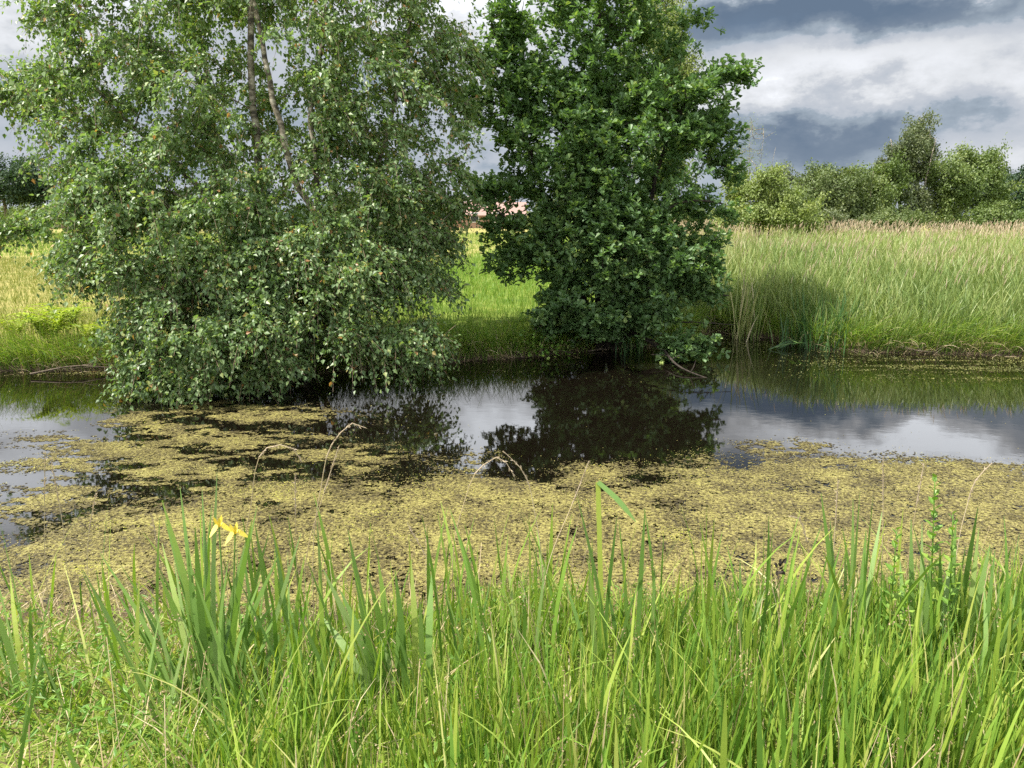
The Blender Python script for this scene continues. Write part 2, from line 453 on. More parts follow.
# ---- birch -----------------------------------------------------------------------------
sk = Skeleton()
S = lambda pts, Y: [at(a, b, Y if np.isscalar(Y) else Y[i]) for i, (a, b) in enumerate(pts)]
sk.stem_line(S([(288, 376), (268, 300), (260, 205), (255, 120), (250, 80), (252, 10), (258, -100), (262, -230)], 11.2), .07, .024, 26)
sk.stem_line(S([(303, 376), (318, 275), (312, 205), (300, 190), (283, 130), (270, 80), (258, 15), (246, -80), (240, -160)], [11.1, 10.9, 10.8, 10.8, 10.7, 10.7, 10.7, 10.7, 10.7]), .062, .018, 26)
sk.stem_line(S([(308, 376), (321, 280), (316, 200), (315, 160), (310, 115), (318, 80), (326, 0), (338, -100)], [11.2, 10.9, 10.85, 10.85, 10.85, 10.9, 10.9, 11]), .055, .018, 24)
sk.stem_line(S([(312, 376), (345, 260), (368, 190), (385, 140), (405, 50), (420, -40)], 11.3), .05, .016, 18)
sk.stem_line(S([(284, 376), (238, 235), (200, 190), (170, 160), (125, 120), (85, 80)], 11.0), .055, .016, 18)
sk.stem_line(S([(280, 376), (225, 225), (185, 195), (140, 190), (90, 200)], 10.8), .045, .014, 16)
sk.stem_line(S([(292, 376), (270, 330), (235, 320), (195, 325), (160, 345)], [11.0, 10.6, 10.2, 9.9, 9.8]), .04, .012, 14)
birch_lobes = [
    (250, 60, 11.5, 200, 115, 2.0, 195), (140, 128, 10.8, 88, 88, 1.5, 150), (22, 88, 10.9, 48, 24, .5, 36), (165, 222, 10.3, 105, 72, 1.4, 190),
    (208, 325, 9.9, 92, 60, 1.0, 165), (285, 318, 10.1, 85, 50, .9, 85), (385, 130, 11.4, 80, 105, 1.4, 115), (420, 205, 11.1, 48, 45, .7, 50),
    (395, 340, 10.3, 44, 26, .4, 34), (300, -90, 11.5, 185, 105, 1.9, 190), (330, 220, 11.2, 100, 75, 1.3, 110), (12, 222, 10.4, 28, 12, .25, 9),
    (260, -210, 11.6, 105, 80, 1.3, 90), (120, 5, 11.3, 80, 60, 1.4, 90), (452, 45, 11.3, 22, 62, .5, 26), (105, 258, 10.4, 45, 28, .6, 40),
    (170, 375, 9.75, 50, 20, .4, 34), (275, 372, 9.9, 34, 16, .4, 18), (215, 100, 11.9, 60, 70, .6, 22), (285, 40, 12.1, 60, 70, .5, 22), (225, 290, 10.9, 120, 60, .9, 80),
    (325, 270, 10.5, 92, 48, .9, 115), (405, 262, 11.1, 58, 42, .7, 60), (235, 245, 10.2, 80, 50, .7, 70), (300, 130, 11.9, 110, 90, .9, 55), (365, 60, 11.0, 70, 70, .9, 60)]
T = lobe_points(birch_lobes, floor=.12)
# a thinner place in front of the stems
q = np.array([0, 0, CAMZ]); rel = T - q
pu = 512 + FPX * rel[:, 0] / (rel[:, 1] * CP - rel[:, 2] * SP); pv = 384 - FPX * (rel[:, 1] * SP + rel[:, 2] * CP) / (rel[:, 1] * CP - rel[:, 2] * SP)
thin = (((pu - 290) / 50) ** 2 + ((pv - 110) / 115) ** 2 < 1) & (T[:, 1] < 11.3) & (rng.random(len(T)) < 0)
thin |= (((pu - 190) / 34) ** 2 + ((pv - 178) / 30) ** 2 < 1) & (rng.random(len(T)) < .8)
T = T[~thin]
T = T[rng.random(len(T)) < .80]
axis_xy = np.array([-3.1, 11.0])
T = T[np.argsort(np.hypot(T[:, 0] - axis_xy[0], T[:, 1] - axis_xy[1]))]
ends = [sk.reach(p, .22, .10, .35) for p in T]
birch = tag(empty('birch_tree', (*at(300, 376, 11.1)[:2], gz(-3.0, 11.1))), 'tall many-stemmed pale birch with drooping leaves hanging over the water', 'tree')
tree_wood(sk, birch, M['birch_bark'], M['birch_twig'], .0035, .40, split_at=22)
endi = np.array(ends)
src = np.concatenate([endi, endi, endi, sk.par[endi], sk.par[endi], sk.par[endi], sk.par[sk.par[endi]]])
P0 = sk.P[src]
out = P0 - np.array([axis_xy[0], axis_xy[1], 0]); out[:, 2] = 0
dirv = unit(unit(out) * .7 + rng.normal(0, .6, P0.shape) + np.array([0, 0, .1]))
LEN = rng.uniform(.18, .5, len(P0)); LN = 19
s = (np.arange(LN) + rng.random((len(P0), LN))) / LN
droop = rng.uniform(.25, .85, len(P0))
Q = P0[:, None] + dirv[:, None] * (LEN[:, None] * s)[:, :, None]
Q[:, :, 2] -= (droop * LEN)[:, None] * s ** 2
Q = (Q + rng.normal(0, .028, Q.shape)).reshape(-1, 3)
Q[:, 2] = np.maximum(Q[:, 2], .04 + .1 * rng.random(len(Q)))
D = np.repeat(dirv, LN, 0)
X, Yv, Z = frames(D * .35 + np.array([0, 0, -.55]) + rng.normal(0, .45, D.shape), rng.normal(0, .6, D.shape) + D * .45 + np.array([0, 0, .85]))
cr = MB().add(*stamp(BIRCH_T, BIRCH_F, Q, X, Yv, Z, rng.uniform(.034, .082, len(Q)), rng.random(len(Q))))
# fine hanging twigs that carry the leaves
tt = np.linspace(0, 1, 4)
TC = P0[:, None] + dirv[:, None] * (LEN[:, None] * tt)[:, :, None]; TC[:, :, 2] -= (droop * LEN)[:, None] * tt ** 2
sv = unit(np.cross(dirv, np.array([.2, -1, .1])))[:, None] * np.linspace(.0026, .0012, 4)[None, :, None]
V_, F_, r_ = strip(TC, np.broadcast_to(sv, TC.shape), rng.random(len(P0)))
cr.add(V_, F_, r_, mi=1)
cr.build('crown', [M['birch_leaf'], M['birch_twig']], birch)
print('birch leaves', len(Q), 'nodes', sk.n)

# ---- oak -------------------------------------------------------------------------------
sk = Skeleton()
sk.stem_line(S([(602, 349), (596, 250), (590, 120), (600, 0), (608, -120), (615, -190)], 13.3), .10, .02, 24)
sk.stem_line(S([(608, 349), (640, 240), (665, 150), (692, 98), (742, 76)], [13.3, 13.1, 13, 13, 13]), .07, .010, 20)
sk.stem_line(S([(596, 349), (560, 250), (530, 150), (503, 55), (490, 20)], [13.3, 13.1, 13, 13.1, 13.2]), .06, .012, 20)
sk.stem_line(S([(612, 349), (655, 312), (690, 292), (728, 296)], [13.2, 12.8, 12.5, 12.4]), .05, .010, 14)
sk.stem_line(S([(600, 349), (580, 322), (550, 322), (535, 330)], [13.2, 12.8, 12.5, 12.4]), .04, .010, 12)
sk.stem_line(S([(606, 349), (625, 300), (640, 230), (700, 200), (725, 205)], [13.2, 12.6, 12.3, 12.3, 12.4]), .05, .012, 16)
sk.stem_line(S([(598, 349), (575, 280), (520, 230), (490, 205)], [13.2, 12.9, 12.8, 12.8]), .05, .012, 14)
oak_lobes = [
    (582, 40, 13.4, 78, 85, 1.3, 165), (560, 150, 13.1, 76, 75, 1.2, 135), (640, 150, 13.0, 80, 80, 1.2, 135), (615, 250, 12.6, 86, 55, 1.0, 130),
    (510, 110, 13.1, 36, 55, .6, 36), (590, 295, 12.7, 54, 42, .8, 80), (600, 190, 12.5, 70, 60, .7, 70), (695, 115, 13.0, 34, 36, .5, 30), (722, 78, 13.0, 24, 7, .2, 9),
    (704, 225, 12.6, 24, 40, .5, 20), (696, 272, 12.45, 36, 16, .35, 16), (655, 318, 12.4, 30, 14, .35, 13), (552, 318, 12.6, 18, 14, .3, 10),
    (600, -70, 13.5, 80, 58, 1.1, 70), (500, 212, 12.9, 24, 32, .4, 18), (735, 155, 12.9, 14, 22, .25, 9), (606, -110, 13.5, 46, 36, .7, 14),
    (503, 32, 13.2, 22, 28, .4, 14), (622, 326, 12.7, 30, 13, .35, 11), (530, 240, 12.8, 28, 24, .5, 18), (678, 355, 12.3, 22, 8, .2, 8),
    (478, 62, 13.1, 12, 12, .2, 5), (474, 98, 13.0, 14, 10, .2, 6), (476, 188, 12.9, 14, 10, .2, 6), (512, 262, 12.7, 22, 14, .3, 10), (668, 55, 13.2, 14, 30, .3, 8), (712, 128, 12.9, 18, 12, .2, 9), (690, 20, 13.2, 12, 8, .2, 4), (706, 290, 12.4, 20, 9, .2, 8), (690, 350, 12.3, 26, 9, .25, 12), (742, 76, 13.0, 10, 5, .1, 5)]
T = lobe_points(oak_lobes, shell=.45, floor=.10)
T = T[np.argsort(np.hypot(T[:, 0] - 1.5, T[:, 1] - 13.2))]
ends = np.array([sk.reach(p, .25, -.04, .5) for p in T])
oak = tag(empty('oak_tree', (*at(602, 349, 13.3)[:2], gz(1.55, 13.3))), 'dense dark green young oak bushy to the ground beside the water', 'tree')
tree_wood(sk, oak, M['oak_bark'], M['oak_bark'], .006, .42, split_at=16)
src = np.concatenate([ends] * 5 + [sk.par[ends]] * 3 + [sk.par[sk.par[ends]]] * 2)
P0 = sk.P[src] + rng.normal(0, .12, (len(src), 3)) * np.array([1, 1, .8])
P0[:len(ends)] = sk.P[ends]
out = P0 - np.array([1.5, 13.2, 0]); out[:, 2] *= .2
sd = unit(unit(out) * .8 + rng.normal(0, .45, P0.shape) + np.array([0, 0, .35]))
LN = 9
O = np.repeat(P0, LN, 0) + rng.normal(0, .014, (len(P0) * LN, 3)); D = np.repeat(sd, LN, 0)
O += D * rng.uniform(-.05, .03, (len(O), 1))
O[:, 2] = np.maximum(O[:, 2], .06)
X, Yv, Z = frames(D * .55 + rdir(len(O)) * np.array([.9, .9, .7]), D * .55 + np.array([0, 0, .85]) + rng.normal(0, .38, O.shape))
rn = np.clip(np.repeat(rng.random(len(P0)), LN) * .55 + rng.random(len(O)) * .5, 0, 1)
MB().add(*stamp(OAK_T, OAK_F, O, X, Yv, Z, rng.uniform(.058, .118, len(O)), rn)).build('crown', M['oak_leaf'], oak)
print('oak leaves', len(O), 'nodes', sk.n)

# ---- background trees ------------------------------------------------------------------
def far_tree(name, label, cat, px, py0, Y, lobes, leaf, n_per=60, size=.16, spread=.38, droop=0., stems=2, r0=.09, group=None, shell=.5, bark='bush_bark', z0=.4):
    """lobes: (px, py, half width px, half height px, points); the trunk stands at px, Y"""
    sk = Skeleton(9000)
    base = at(px, py0, Y); base[2] = z0
    LB = [(a, b, Y + rng.normal(0, .02 * Y), w, h, (w * .9) * Y / FPX, n) for a, b, w, h, n in lobes]
    T = lobe_points(LB, shell=shell, floor=z0 + .3, rough=.62)
    cx = np.mean([at(a, b, Y)[0] for a, b, *_ in lobes]); top = T[:, 2].max()
    for q in range(stems):
        f = (q - (stems - 1) / 2) / max(stems - 1, 1)
        b = base + np.array([f * .4, 0, -.1])
        tp = np.array([base[0] * .5 + cx * .5 + f * 1.6 * (top - z0) * .22, Y + rng.normal(0, .4), z0 + (top - z0) * (.86 - .15 * abs(f))])
        sk.stem_line([b, b * .55 + tp * .45 + np.array([0, 0, .15]), tp], r0, r0 * .15, 10)
    T = T[np.argsort(np.hypot(T[:, 0] - base[0], T[:, 1] - base[1]) + .2 * T[:, 2])]
    ends = np.array([sk.reach(p, .6, .03, .4) for p in T])
    root = tag(empty(name, (base[0], base[1], z0)), label, cat, group)
    tree_wood(sk, root, M[bark], M[bark], .008 if n_per > 20 else .010, .45, split_at=14, sides=4)
    n_per = int(n_per * 2.3) if n_per > 20 else n_per
    P0 = np.repeat(sk.P[ends], n_per, 0)
    g = rng.normal(0, spread * .55, P0.shape) * np.array([1, 1, .8])
    ax = unit(rng.normal(0, .5, (len(ends), 3)) + np.array([.45, 0, .8])) * (spread * rng.uniform(.8, 3.2, (len(ends), 1)))
    sgn = -1 if droop > .3 else 1
    O = P0 + g + np.repeat(ax, n_per, 0) * (rng.random((len(P0), 1)) ** 1.2 - .25) * np.array([1, 1, sgn]); O[:, 2] -= droop * np.abs(g[:, 0]) + droop * rng.random(len(O)) * .8
    O[:, 2] = np.maximum(O[:, 2], z0 + .05)
    o_ = unit(O - np.array([cx, Y, (top + z0) / 2]))
    X, Yv, Z = frames(rng.normal(0, .7, O.shape) + np.array([0, 0, -.3 - droop]), o_ * .6 + np.array([0, 0, .5]) + rng.normal(0, .55, O.shape))
    rn = np.clip(np.repeat(rng.random(len(ends)), n_per) * .5 + .5 * rng.random(len(O)), 0, 1)
    MB().add(*stamp(OVAL_T, LANCE_F, O, X, Yv, Z, rng.uniform(.6, 1.25, len(O)) * size * (1 if n_per < 30 else .88), rn)).build('crown', M[leaf], root)
    return root

far_tree('birch_tree', 'pale yellow-green birch standing behind the dense oak, its feathery top showing past it', 'tree', 655, 235, 24,
         [(658, 60, 34, 65, 80), (665, 140, 40, 60, 60), (650, -10, 26, 45, 40), (676, 70, 22, 40, 30), (640, 200, 45, 30, 25)], 'pale_leaf', 110, .075, .24, .5, 1, .07, bark='birch_bark')
far_tree('willow_bush', 'pale yellow-green willow bush at the near end of the distant tree line', 'bush', 762, 236, 40,
         [(758, 206, 32, 26, 50), (742, 188, 20, 16, 20), (770, 182, 12, 14, 12), (786, 212, 28, 18, 28), (735, 222, 20, 12, 14), (806, 222, 16, 12, 12)], 'pale_leaf', 70, .14, .32, .1, 4, .05)
far_tree('dying_birch', 'thin half bare birch with sparse pale twigs above the willow bush', 'tree', 752, 236, 43,
         [(748, 150, 20, 38, 110), (764, 180, 14, 20, 30), (735, 165, 16, 28, 40)], 'pale_leaf', 10, .055, .28, .1, 4, .035, bark='birch_bark')
G = 'trees and bushes along the far edge of the reed bed'
far_tree('willow_tree', 'olive willow with a windblown top between the pale bush and the tall birch', 'tree', 825, 238, 50,
         [(826, 200, 36, 28, 65), (842, 182, 22, 14, 28), (816, 182, 16, 16, 20), (800, 212, 30, 22, 34), (850, 208, 30, 24, 40)], 'olive_leaf', 70, .17, .4, .1, 3, .08, G)
far_tree('hawthorn_bush', 'low dull green bush tucked under the windblown willow', 'bush', 800, 238, 46,
         [(796, 215, 28, 18, 50), (780, 205, 22, 16, 20)], 'olive_leaf', 70, .15, .34, .1, 3, .05, G)
far_tree('willow_tree', 'fresh green leafy tree beside the grey tall birch, lower than it', 'tree', 866, 238, 52,
         [(866, 205, 34, 28, 70), (884, 184, 22, 22, 32), (860, 182, 14, 16, 18), (852, 220, 30, 14, 28)], 'fresh_leaf', 70, .17, .4, .1, 3, .08, G)
far_tree('birch_tree', 'tallest greyish birch of the distant tree line with a two-peaked crown', 'tree', 908, 238, 54,
         [(917, 150, 20, 34, 70), (890, 166, 17, 26, 45), (905, 200, 34, 30, 50), (928, 185, 18, 28, 26), (914, 136, 12, 12, 12), (880, 195, 14, 18, 12)], 'grey_leaf', 75, .16, .36, .6, 2, .13, G, bark='birch_bark')
far_tree('alder_tree', 'broad round yellowish green tree next to the tallest greyish birch', 'tree', 968, 238, 55,
         [(972, 188, 32, 32, 65), (950, 180, 20, 24, 30), (992, 172, 14, 18, 20), (965, 160, 16, 12, 16), (965, 215, 38, 18, 35), (1000, 205, 16, 22, 20)], 'fresh_leaf', 75, .18, .42, .2, 2, .13, G)
far_tree('alder_tree', 'dark blue-green tree at the end of the tree line beyond the round tree', 'tree', 1024, 238, 60,
         [(1022, 195, 26, 30, 60), (1010, 210, 20, 24, 30), (1045, 190, 28, 32, 40)], 'dark_leaf', 75, .19, .42, .1, 2, .13, G)
far_tree('willow_bush', 'low rounded light green bush under the round yellowish tree', 'bush', 990, 240, 46,
         [(992, 220, 22, 13, 40)], 'fresh_leaf', 75, .14, .3, .1, 3, .04, G)
far_tree('willow_bush', 'low olive bush at the foot of the tallest greyish birch', 'bush', 900, 240, 47,
         [(900, 222, 34, 12, 45), (870, 226, 20, 10, 20)], 'olive_leaf', 75, .14, .32, .1, 3, .04, G)
far_tree('willow_bush', 'bush of dull green twigs below the fresh green leafy tree', 'bush', 835, 240, 46,
         [(832, 224, 32, 11, 40)], 'grey_leaf', 75, .14, .32, .1, 3, .04, G)
far_tree('willow_bush', 'grey-green willow scrub filling the gap between the pale bush and the windblown willow', 'bush', 790, 240, 52, [(792, 198, 26, 24, 55), (776, 188, 16, 16, 22), (810, 190, 14, 16, 18)], 'grey_leaf', 70, .14, .34, .1, 3, .05, G)
far_tree('willow_bush', 'yellowish scrub directly between the tallest birch and the round tree', 'bush', 938, 240, 57, [(940, 212, 18, 22, 40)], 'pale_leaf', 70, .14, .34, .1, 3, .05, G)
far_tree('alder_tree', 'dark tree past the end of the distant tree line', 'tree', 1110, 238, 58,
         [(1110, 190, 40, 36, 60), (1080, 205, 26, 24, 30)], 'dark_leaf', 60, .2, .45, .1, 2, .13, G)
far_tree('oak_tree', 'dark green tree at the far side of the dry meadow', 'tree', 8, 226, 60,
         [(10, 185, 36, 26, 70), (-25, 188, 30, 28, 50), (38, 190, 18, 18, 26)], 'dark_leaf', 80, .2, .42, 0, 1, .2, shell=.4)
far_tree('hazel_bush', 'low light green bush in front of the dark meadow tree', 'bush', 2, 230, 52,
         [(2, 221, 30, 8, 40)], 'fresh_leaf', 70, .14, .28, 0, 3, .04)
for lab, px, Y, w, h, lf in [('mid green round tree far off behind the birch beside the dark one', 95, 85, 26, 20, 'olive_leaf'), ('wide low tree on the horizon seen through the birch leaves', 180, 95, 40, 14, 'fresh_leaf'),
                       ('tall narrow tree on the horizon behind the birch stems', 262, 90, 20, 24, 'dark_leaf'), ('small rounded tree on the horizon between birch stems and houses', 350, 100, 26, 14, 'olive_leaf'),
                       ('low tree before the houses on the horizon', 425, 98, 24, 11, 'fresh_leaf'), ('dark garden tree right behind the oak on the horizon', 560, 105, 30, 16, 'dark_leaf')]:
    far_tree('garden_tree', lab.replace('right behind', 'hidden behind'), 'tree', px, 226, Y, [(px, 222 - h, w, h, 45)], lf, 50, .3, .6, 0, 2, .15, 'trees on the horizon beyond the meadow', z0=.4)

for lab, px, Y, w, h, lf in [('long low hedge along the far end of the dry meadow', 95, 74, 110, 12, 'olive_leaf'), ('dark hedge on the horizon behind the birch stems', 310, 80, 120, 11, 'dark_leaf'), ('clipped hedge on the horizon behind the oak', 610, 78, 95, 12, 'olive_leaf')]:
    far_tree('hedge', lab, 'hedge', px, 228, Y, [(px - w * .66, 222, w * .34, h, 50), (px, 221, w * .36, h, 50), (px + w * .66, 222, w * .34, h, 50)], lf, 60, .3, .6, 0, 3, .08, None, z0=.4)
# ------------------------------------------------------------------ houses on the horizon
def plain(name, c, rough=.8):
    return rough_mat(name, [(.3, tuple(a * .85 for a in c)), (.7, c)], 3, rough, .1)
M['brick'] = plain('brick wall', (.36, .22, .16)); M['tile'] = plain('red roof tile', (.30, .195, .165)); M['tile2'] = plain('grey roof tile', (.22, .18, .18)); M['white'] = plain('white paint', (.78, .77, .74)); M['pane'] = plain('window glass', (.03, .035, .045), .1)
def box(mb, c, s):
    c, s = np.array(c, float), np.array(s, float) / 2
    V = [c + s * np.array([i, j, k]) for i in (-1, 1) for j in (-1, 1) for k in (-1, 1)]
    mb.add(V, [[(0, 1, 3, 2), (4, 6, 7, 5), (0, 4, 5, 1), (2, 3, 7, 6), (0, 2, 6, 4), (1, 5, 7, 3)]]); return mb
def house(label, px, Y, w, d, hw, hr, roof, wall='brick'):
    c = at(px, 226, Y); x = c[0]; z = .4
    root = tag(empty('brick_house', (x, Y, z)), label, 'house', 'houses on the horizon')
    box(MB(), (x, Y, z + hw / 2 - .2), (w, d, hw + .4)).build('wall', M[wall], root)
    ov = .4; a, b = w / 2 + ov, d / 2 + ov
    V = [(x - a, Y - b, z + hw - .1), (x + a, Y - b, z + hw - .1), (x + a, Y, z + hw + hr), (x - a, Y, z + hw + hr), (x + a, Y + b, z + hw - .1), (x - a, Y + b, z + hw - .1)]
    V += [(p[0], p[1], p[2] + .15) for p in V]
    r = MB().add(V, [[(0, 1, 2, 3), (3, 2, 4, 5), (9, 8, 7, 6), (11, 10, 8, 9), (0, 6, 7, 1), (4, 10, 11, 5), (1, 7, 8, 2), (2, 8, 10, 4), (3, 9, 6, 0), (5, 11, 9, 3)]]).build('roof', M[roof], root)
    box(MB(), (x + w * .25, Y, z + hw + hr + .3), (.7, .6, 1.4)).build('chimney', M['brick'], r)
    for q in (-1, 1): MB().add([(x + q * w / 2, Y - d / 2, z + hw), (x + q * w / 2, Y + d / 2, z + hw), (x + q * w / 2, Y, z + hw + hr * .9)], [[(0, 2, 1)]]).build('gable', M['white'], root)
    for k in (-.3, .05, .35):
        f = box(MB(), (x + k * w, Y - d / 2 - .04, z + 1.5), (1.3, .1, 1.4)).build('window', M['white'], root)
        box(MB(), (x + k * w, Y - d / 2 - .10, z + 1.5), (1.1, .04, 1.2)).build('pane', M['pane'], f)
house('red roofed house on the horizon showing between birch and oak', 494, 118, 9, 8, 1.8, 1.8, 'tile', 'brick')
house('darker roofed house on the horizon beside the red roofed one', 466, 124, 9, 8, 2.0, 2.6, 'tile2')
house('small pink roofed house beyond the dry meadow near the dark tree', 48, 112, 5, 6, 1.2, 1.4, 'tile')

# ------------------------------------------------------------------ grasses
def scatter(n, x0, x1, y0, y1):
    return rng.uniform(x0, x1, n), rng.uniform(y0, y1, n)
def roots(x, y, dz=-.02): return np.stack([x, y, gz(x, y) + dz], 1)

# near bank
x, y = scatter(72000, -6.2, 6.2, 1.1, 4.45)
px_ = 512 + FPX * x / (y * CP + 1.8 * SP)           # only steers how tall the sward is along the bank
left = np.clip((x + 1.35) / .8, 0, 1)
clump = fbm(x * 2.2, y * 2.2, 3)
keep = rng.random(len(x)) < np.clip(.25 + 1.3 * clump, 0, 1) * np.interp(y, [1.1, 2, 3.6, 4.3], [.75, .95, .75, .2]) * (.78 + .22 * left)
x, y, left, clump = x[keep], y[keep], left[keep], clump[keep]
N = len(x)
hh = (.20 + .22 * left + .16 * np.clip((x - 1.6) / 1.2, 0, 1) * np.interp(y, [2.4, 3.2], [0, 1])) * rng.uniform(.55, 1.35, N) * (.45 + 1.15 * clump)
hh *= 1 - .5 * np.exp(-((x + .43) / .22) ** 2) * (y > 1.7) - .35 * np.exp(-((x + 1.05) / .3) ** 2) * (y > 2.4)
hh *= np.interp(y, [1.1, 2.2, 3.2, 4.4], [.62, .80, .74, .42])
rn = np.clip(rng.beta(1.5, 1.6, N) * .92 + .10 * (1 - left) + .2 * (fbm(x * 1.1 + 40, y * 1.1, 2) - .5) + (rng.random(N) < .05) * .5, 0, 1)
V = blades(roots(x, y), hh, rng.uniform(.005, .0145, N) * np.where(rng.random(N) < .18, 1.5, 1) * np.where(left > .5, 1.1, .85), rng.uniform(0, 2 * PI, N), rng.uniform(0, .24, N) + .2 * (1 - left), rng.gamma(1.3, .24, N) + .5 * (1 - left), 4, rnd=rn)
xl, yl = scatter(420, -5, 5, 1.3, 3.9); nl = len(xl)
V2 = blades(roots(xl, yl), rng.uniform(.40, .75, nl), rng.uniform(.007, .013, nl), rng.uniform(0, 2 * PI, nl), rng.uniform(.2, .75, nl), rng.uniform(.3, 1.2, nl), 7, rnd=rng.uniform(.55, .93, nl))
xs_, ys_ = scatter(2600, -4.5, 5, 1.7, 3.75); kk = (fbm(xs_ * 1.5 + 77, ys_ * 1.5, 3) > .53) & (rng.random(2600) < np.interp(xs_, [-1.5, -.5], [.35, 1])); xs_, ys_ = xs_[kk], ys_[kk]; nl = len(xs_)
V3 = blades(roots(xs_, ys_), rng.uniform(.28, .55, nl), rng.uniform(.009, .018, nl), rng.uniform(0, 2 * PI, nl), rng.uniform(0, .22, nl), rng.gamma(1.2, .16, nl), 6, twist=rng.uniform(-.7, .7, nl), prof=prof_iris, rnd=rng.uniform(.15, .86, nl))
xt, yt = scatter(190, -1.6, 3.6, 2.6, 3.6); nl = len(xt)
V4 = blades(roots(xt, yt), rng.uniform(.50, .80, nl), rng.uniform(.010, .019, nl), rng.uniform(0, 2 * PI, nl), rng.uniform(0, .2, nl), rng.gamma(1.2, .2, nl), 7, twist=rng.uniform(-.7, .7, nl), prof=prof_iris, rnd=rng.uniform(.1, .8, nl))
tag(MB().add(*V).add(*V2).add(*V3).add(*V4).build('grass', M['grass']), 'lush green grass thick over the near bank', 'grass', kind='stuff')
x, y = scatter(14000, -5.5, 5.5, 1.1, 4.2); k = rng.random(len(x)) < np.interp(x, [-1.6, -.6], [.75, .28]); x, y = x[k], y[k]; N = len(x)
tag(MB().add(*blades(roots(x, y, .0), rng.uniform(.12, .34, N), rng.uniform(.003, .007, N), rng.uniform(0, 2 * PI, N), rng.uniform(.3, 1.35, N), rng.uniform(0, .9, N), 3)).build('dead_grass', M['straw']), 'dry straw and thatch lying between the green bank grass', 'dead grass', kind='stuff')
# fine flowering grasses with loose buff heads
x, y = scatter(420, -4.5, 5, 1.6, 3.9); N = len(x); hp = rng.uniform(.32, .62, N) * np.interp(x, [-1.6, -.4], [.75, 1]); ap = rng.uniform(0, 2 * PI, N); lp = rng.uniform(0, .3, N)
mb = MB(); mb.add(*blades(roots(x, y), hp, .0024, ap, lp, .2, 4, rnd=rng.uniform(.3, .8, N), prof=lambda t: 1 + 0 * t))
tx = np.stack([x + np.cos(ap) * hp * np.sin(lp + .08), y + np.sin(ap) * hp * np.sin(lp + .08), gz(x, y) + hp * np.cos(lp + .06) - .02], 1)
O = np.repeat(tx, 16, 0) + rng.normal(0, .007, (N * 16, 3)); O[:, 2] -= np.tile(np.linspace(0, .09, 16), N)
X, Yv, Z = frames(rng.normal(0, .5, O.shape) + np.array([0, 0, .9]), rdir(len(O)))
mb.add(*stamp(BIRCH_T, BIRCH_F, O, X, Yv, Z, rng.uniform(.004, .010, len(O)), rng.uniform(0, .7, len(O))))
tag(mb.build('flowering_grass', M['straw']), 'fine flowering grasses with buff heads scattered through the bank grass', 'grass', kind='stuff')
# low herbs between the grass
x, y = scatter(7000, -5, 5, 1.3, 4.1); k = fbm(x * 1.6 + 7, y * 1.6, 3) > .52; x, y = x[k], y[k]; N = len(x) * 4
O = np.repeat(roots(x, y, 0), 4, 0); O[:, 2] += rng.uniform(.02, .22, N); O[:, :2] += rng.normal(0, .03, (N, 2))
X, Yv, Z = frames(rdir(N) * np.array([1, 1, .6]), np.array([0, 0, 1.]) + rng.normal(0, .6, (N, 3)))
tag(MB().add(*stamp(LANCE_T, LANCE_F, O, X, Yv, Z, rng.uniform(.025, .055, N), rng.random(N))).build('ground_cover', M['herb']), 'small leafy herbs low among the near bank grass', 'herbs', kind='stuff')

# meadow beyond the water, mown towards its dry side
def field_edge(y): return 2.2 + (y - 13) * .05
def dryline(y): return -6.2 + .12 * y
x, y = scatter(150000, -24, 4, 10.8, 34); w_ = np.abs(x) < y * .78 + 2
k = w_ & (y > yfar(x) + .02) & (x < field_edge(y) + .6) & (rng.random(len(x)) < np.interp(y, [11, 16, 34], [1, .8, .42])); x, y = x[k], y[k]; N = len(x)
dry = x < dryline(y) + rng.normal(0, .5, N)
edge = np.clip(1 - (y - yfar(x)) / 1.2, 0, 1)
h = np.where(dry, .16 + .30 * edge + .25 * np.clip(1 - (y - yfar(x) - 1) / 3, 0, 1), .26 + .18 * edge) * rng.uniform(.6, 1.35, N)
for nm, sel, mt, lab in [('meadow_grass', ~dry, 'meadow', 'bright green meadow grass beyond the water between birch and oak'), ('dry_meadow_grass', dry, 'mown', 'olive and straw coloured grass of the dry meadow')]:
    n = sel.sum()
    tag(MB().add(*blades(roots(x[sel], y[sel]), h[sel], rng.uniform(.006, .012, n) * np.interp(y[sel], [11, 34], [1, 2.2]), rng.uniform(0, 2 * PI, n), rng.uniform(0, .35, n), rng.gamma(2, .3, n), 3)).build(nm, M[mt]), lab, 'grass', kind='stuff')
# far part of the meadow
x, y = scatter(60000, -60, 6, 34, 80); k = (np.abs(x) < y * .75 + 2) & (x < field_edge(y) + 1); x, y = x[k], y[k]; N = len(x)
tag(MB().add(*blades(roots(x, y), rng.uniform(.15, .32, N), rng.uniform(.02, .045, N), rng.uniform(0, 2 * PI, N), rng.uniform(0, .4, N), rng.uniform(0, .6, N), 2)).build('far_meadow_grass', M['meadow']), 'distant meadow grass reaching to the houses', 'grass', kind='stuff')

